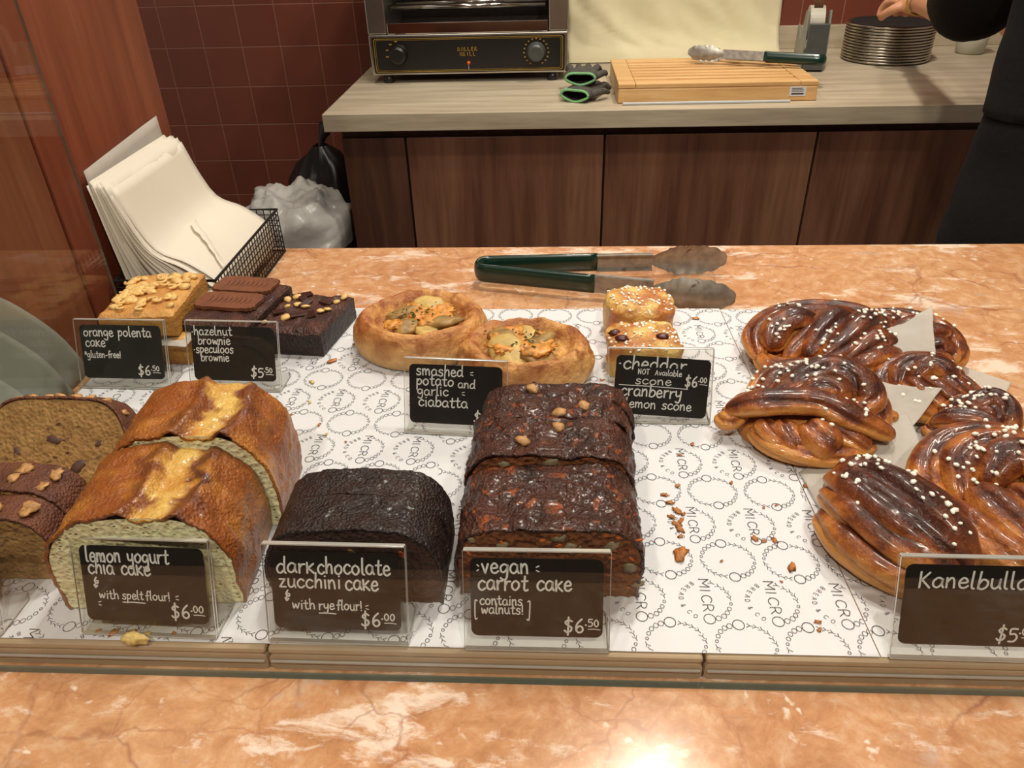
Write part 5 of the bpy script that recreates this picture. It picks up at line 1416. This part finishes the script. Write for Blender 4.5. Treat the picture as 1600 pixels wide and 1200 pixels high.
for i, (x, y, s, kd) in enumerate(CR):
    o = lump('pastry_crumb', M[('crumbm', 'crumbm', 'crumb_pale')[kd]] if i else M['crumbm'], None, (x, y, PZ + .0006 + s * .00012), s / 1000, i, (1.4, .8, .3), 1.1, (0, 0, random.uniform(0, 3)), sub=2, fr=1.8)
    where = ('just right of the carrot cake' if .03 < x < .12 and y < .54 else 'between the carrot cake and the cinnamon buns' if x > .1 and y > .36 else 'near the front edge left of the kanelbullar sign' if x > .1
             else 'by the scones and ciabattas' if x > -.07 else 'near the foot of the lemon cake sign' if y < .35 else 'right of the hazelnut brownie' if x > -.25 and y > .6 else 'behind the lemon and chocolate loaves')
    tag(o, big.get(i, ['tiny toasted pastry crumb ', 'tan pastry flake ', 'pale yellow cake crumb '][kd] + where), 'crumb', 'crumbs ' + where)
o = lump('pastry_crumb', M['crumb_pale'], None, (-.272, .3125, PZ + .009), .0055, 77, (1.5, .6, .8), .5, sub=3)
tag(o, 'pale yellow cake crumb stuck against the lemon cake sign', 'crumb', 'crumbs scattered on the paper'); o.location = (-.266, .3068, PZ + .0045)

# ------------------------------------------------------------------ person in black reaching for the pans
def skin_obj(name, nodes, edges, mat, parent, root=0, lv=2):
    me = bpy.data.meshes.new(name); me.from_pydata([n[0] for n in nodes], edges, [])
    me.materials.append(mat)
    o = bpy.data.objects.new(name, me); link(o, parent)
    md = o.modifiers.new('skin', 'SKIN'); md.use_smooth_shade = True
    sv = me.skin_vertices[0].data if me.skin_vertices else None
    if sv is None:
        return o
    for i, n in enumerate(nodes):
        r = n[1]; sv[i].radius = (r, r) if not hasattr(r, '__len__') else r
        sv[i].use_root = (i == root)
    s = o.modifiers.new('sub', 'SUBSURF'); s.levels = lv; s.render_levels = lv
    return o
def person():
    # local frame: x right, y away from camera, z from the floor; person faces the back counter, turned slightly left
    t = thing('person', 'person in black long-sleeved clothes reaching one hand towards the stacked pans', 'person', (1.04, 1.56, -.9))
    cx, cy = 0, 0
    S = [((0, 0, .98), (.16, .12)), ((0, .0, 1.12), (.145, .11)), ((0, .02, 1.28), (.16, .115)), ((0, .03, 1.42), (.15, .09)), ((0, .035, 1.50), (.06, .06)), ((0, .05, 1.57), (.055, .058)),
         ((0, .07, 1.66), (.075, .09)), ((0, .08, 1.73), (.07, .085)),
         ((-.19, .04, 1.42), .055), ((-.21, .13, 1.22), .045), ((-.185, .30, 1.075), .038), ((-.13, .56, 1.06), .031), ((-.095, .695, 1.045), (.024, .02)), ((-.085, .76, 1.035), (.034, .017)),
         ((.19, .03, 1.42), .055), ((.25, .1, 1.2), .045), ((.2, .32, 1.05), .036), ((.1, .50, 1.02), .026), ((.07, .58, 1.0), (.032, .016)),
         ((-.09, 0, .9), .1), ((-.1, .02, .5), .06), ((-.1, 0, .09), .042), ((-.1, .12, .04), .035), ((.09, 0, .9), .1), ((.1, .02, .5), .06), ((.1, 0, .09), .042), ((.1, .12, .04), .035)]
    E = [(0, 1), (1, 2), (2, 3), (3, 4), (4, 5), (5, 6), (6, 7), (3, 8), (8, 9), (9, 10), (10, 11), (11, 12), (12, 13), (3, 14), (14, 15), (15, 16), (16, 17), (17, 18),
         (0, 19), (19, 20), (20, 21), (21, 22), (0, 23), (23, 24), (24, 25), (25, 26)]
    S = [list(s) for s in S]
    # left hand: five finger chains rooted in the palm
    def fin(root, pts, rad):
        prev = root
        for p, r in zip(pts, rad):
            S.append([p, r]); E.append((prev, len(S) - 1)); prev = len(S) - 1
    bx, by, bz = -.085, .76, 1.035
    for dx, L in ((-.030, .9), (-.012, 1.0), (.008, .97), (.026, .8)):
        fin(13, [(bx + dx, by + .03, bz + .004), (bx + dx * 1.15 - .004, by + .055 * L + .012, bz - .004), (bx + dx * 1.2 - .008, by + .072 * L + .012, bz - .024), (bx + dx * 1.2 - .010, by + .076 * L + .008, bz - .044)], [.0115, .0108, .010, .009])
    fin(13, [(bx - .042, by - .005, bz - .012), (bx - .056, by + .022, bz - .030), (bx - .052, by + .046, bz - .042)], [.013, .0115, .010])
    body = skin_obj('body', S, E, M['skin'], t, 0, 2)
    # head features
    lump('head', M['skin'], t, (0, .085, 1.69), .085, 4, (.88, 1.05, 1.25), .04, sub=3)
    lump('hair', M['hair'], t, (0, .068, 1.72), .095, 5, (.92, 1.02, 1.12), .06, sub=3)
    lump('nose', M['skin'], t, (0, .176, 1.685), .012, 1, (.8, 1.1, 1.5), .05)
    for s_ in (-1, 1):
        lump('ear', M['skin'], t, (s_ * .078, .08, 1.69), .018, 2, (.4, .8, 1.3), .1)
        lump('eye', M['black'], t, (s_ * .03, .163, 1.705), .009, 3, (1, .6, .7), .0)
    lump('mouth', plain('lips', (168, 92, 84), .4), t, (0, .168, 1.645), .016, 3, (1.3, .4, .35), .05)
    # clothes
    def tube_cloth(nm, pts, rad, fl=.72, mat=M['cloth_black'], n=32, amp=.01):
        P = crv(pts, 6); N = len(P); g = MB()
        RR = crv([(r, 0, 0) for r in rad], 6)
        prev = None
        for i, p in enumerate(P):
            t_ = (P[min(i + 1, N - 1)] - P[max(i - 1, 0)]).normalized()
            if prev is None: u = t_.cross(Vector((0, 1, 0))).normalized()
            else: u = (prev - t_ * prev.dot(t_)).normalized()
            prev = u; v = u.cross(t_)
            for k in range(n):
                a = 2 * PI * k / n; rr = RR[i].x * (1 + amp * 6 * fbm(p + u * math.cos(a) * .1 + v * math.sin(a) * .1, 9, 2, 3))
                g.vert(p + u * math.cos(a) * rr + v * math.sin(a) * rr * fl)
        for i in range(N - 1):
            for k in range(n):
                a = i * n + k; c = i * n + (k + 1) % n; g.f.append((a, a + n, c + n, c))
        return g.obj(nm, mat, t, smooth=True, solid=-.002)
    tube_cloth('shirt', [(0, 0, .93), (0, 0, 1.1), (0, .02, 1.28), (0, .03, 1.42), (0, .035, 1.48), (0, .04, 1.53)], [.205, .20, .21, .20, .10, .066])
    tube_cloth('sleeve', [(-.15, .035, 1.43), (-.215, .06, 1.35), (-.205, .14, 1.19), (-.165, .25, 1.105), (-.15, .33, 1.11)], [.075, .08, .082, .088, .060], .9)
    tube_cloth('sleeve', [(.15, .035, 1.43), (.215, .06, 1.35), (.25, .12, 1.2), (.22, .28, 1.07), (.14, .42, 1.03)], [.075, .08, .075, .07, .055], .9)
    tube_cloth('apron_skirt', [(0, 0, .99), (0, 0, .8), (0, 0, .6), (0, 0, .42)], [.195, .205, .215, .225], .75)
    for s_ in (-1, 1):
        tube_cloth('trouser_leg', [(s_ * .1, 0, .7), (s_ * .1, .01, .5), (s_ * .1, 0, .1)], [.09, .075, .065], 1)
        tube_cloth('shoe', [(s_ * .1, -.06, .045), (s_ * .1, .05, .05), (s_ * .1, .17, .035)], [.045, .05, .03], .9)
    g = MB()
    A = Vector((-.106, .655, 1.049)); d = Vector((.035, .12, -.012)).normalized()
    u = d.cross(Vector((0, 0, 1))).normalized(); v = u.cross(d)
    g.grid(24, 2, lambda i, j: tuple(A + d * (.022 * j) + u * .030 * math.cos(2 * PI * i / 24) + v * .028 * math.sin(2 * PI * i / 24)), closed_u=True)
    g.obj('wrist_strap', M['black'], t, solid=-.002)
    g = MB(); B_ = A - d * .014
    g.tube([tuple(B_ + u * .031 * math.cos(2 * PI * i / 24) + v * .0295 * math.sin(2 * PI * i / 24)) for i in range(25)], .0025, 6, caps=False); g.obj('bracelet', M['gold'], t, smooth=True)
person()

# ------------------------------------------------------------------ lift everything from counter-top to floor coordinates
for o in list(SC.objects):
    if o.parent is None and o.type not in ('CAMERA', 'LIGHT'):
        o.location.z += T
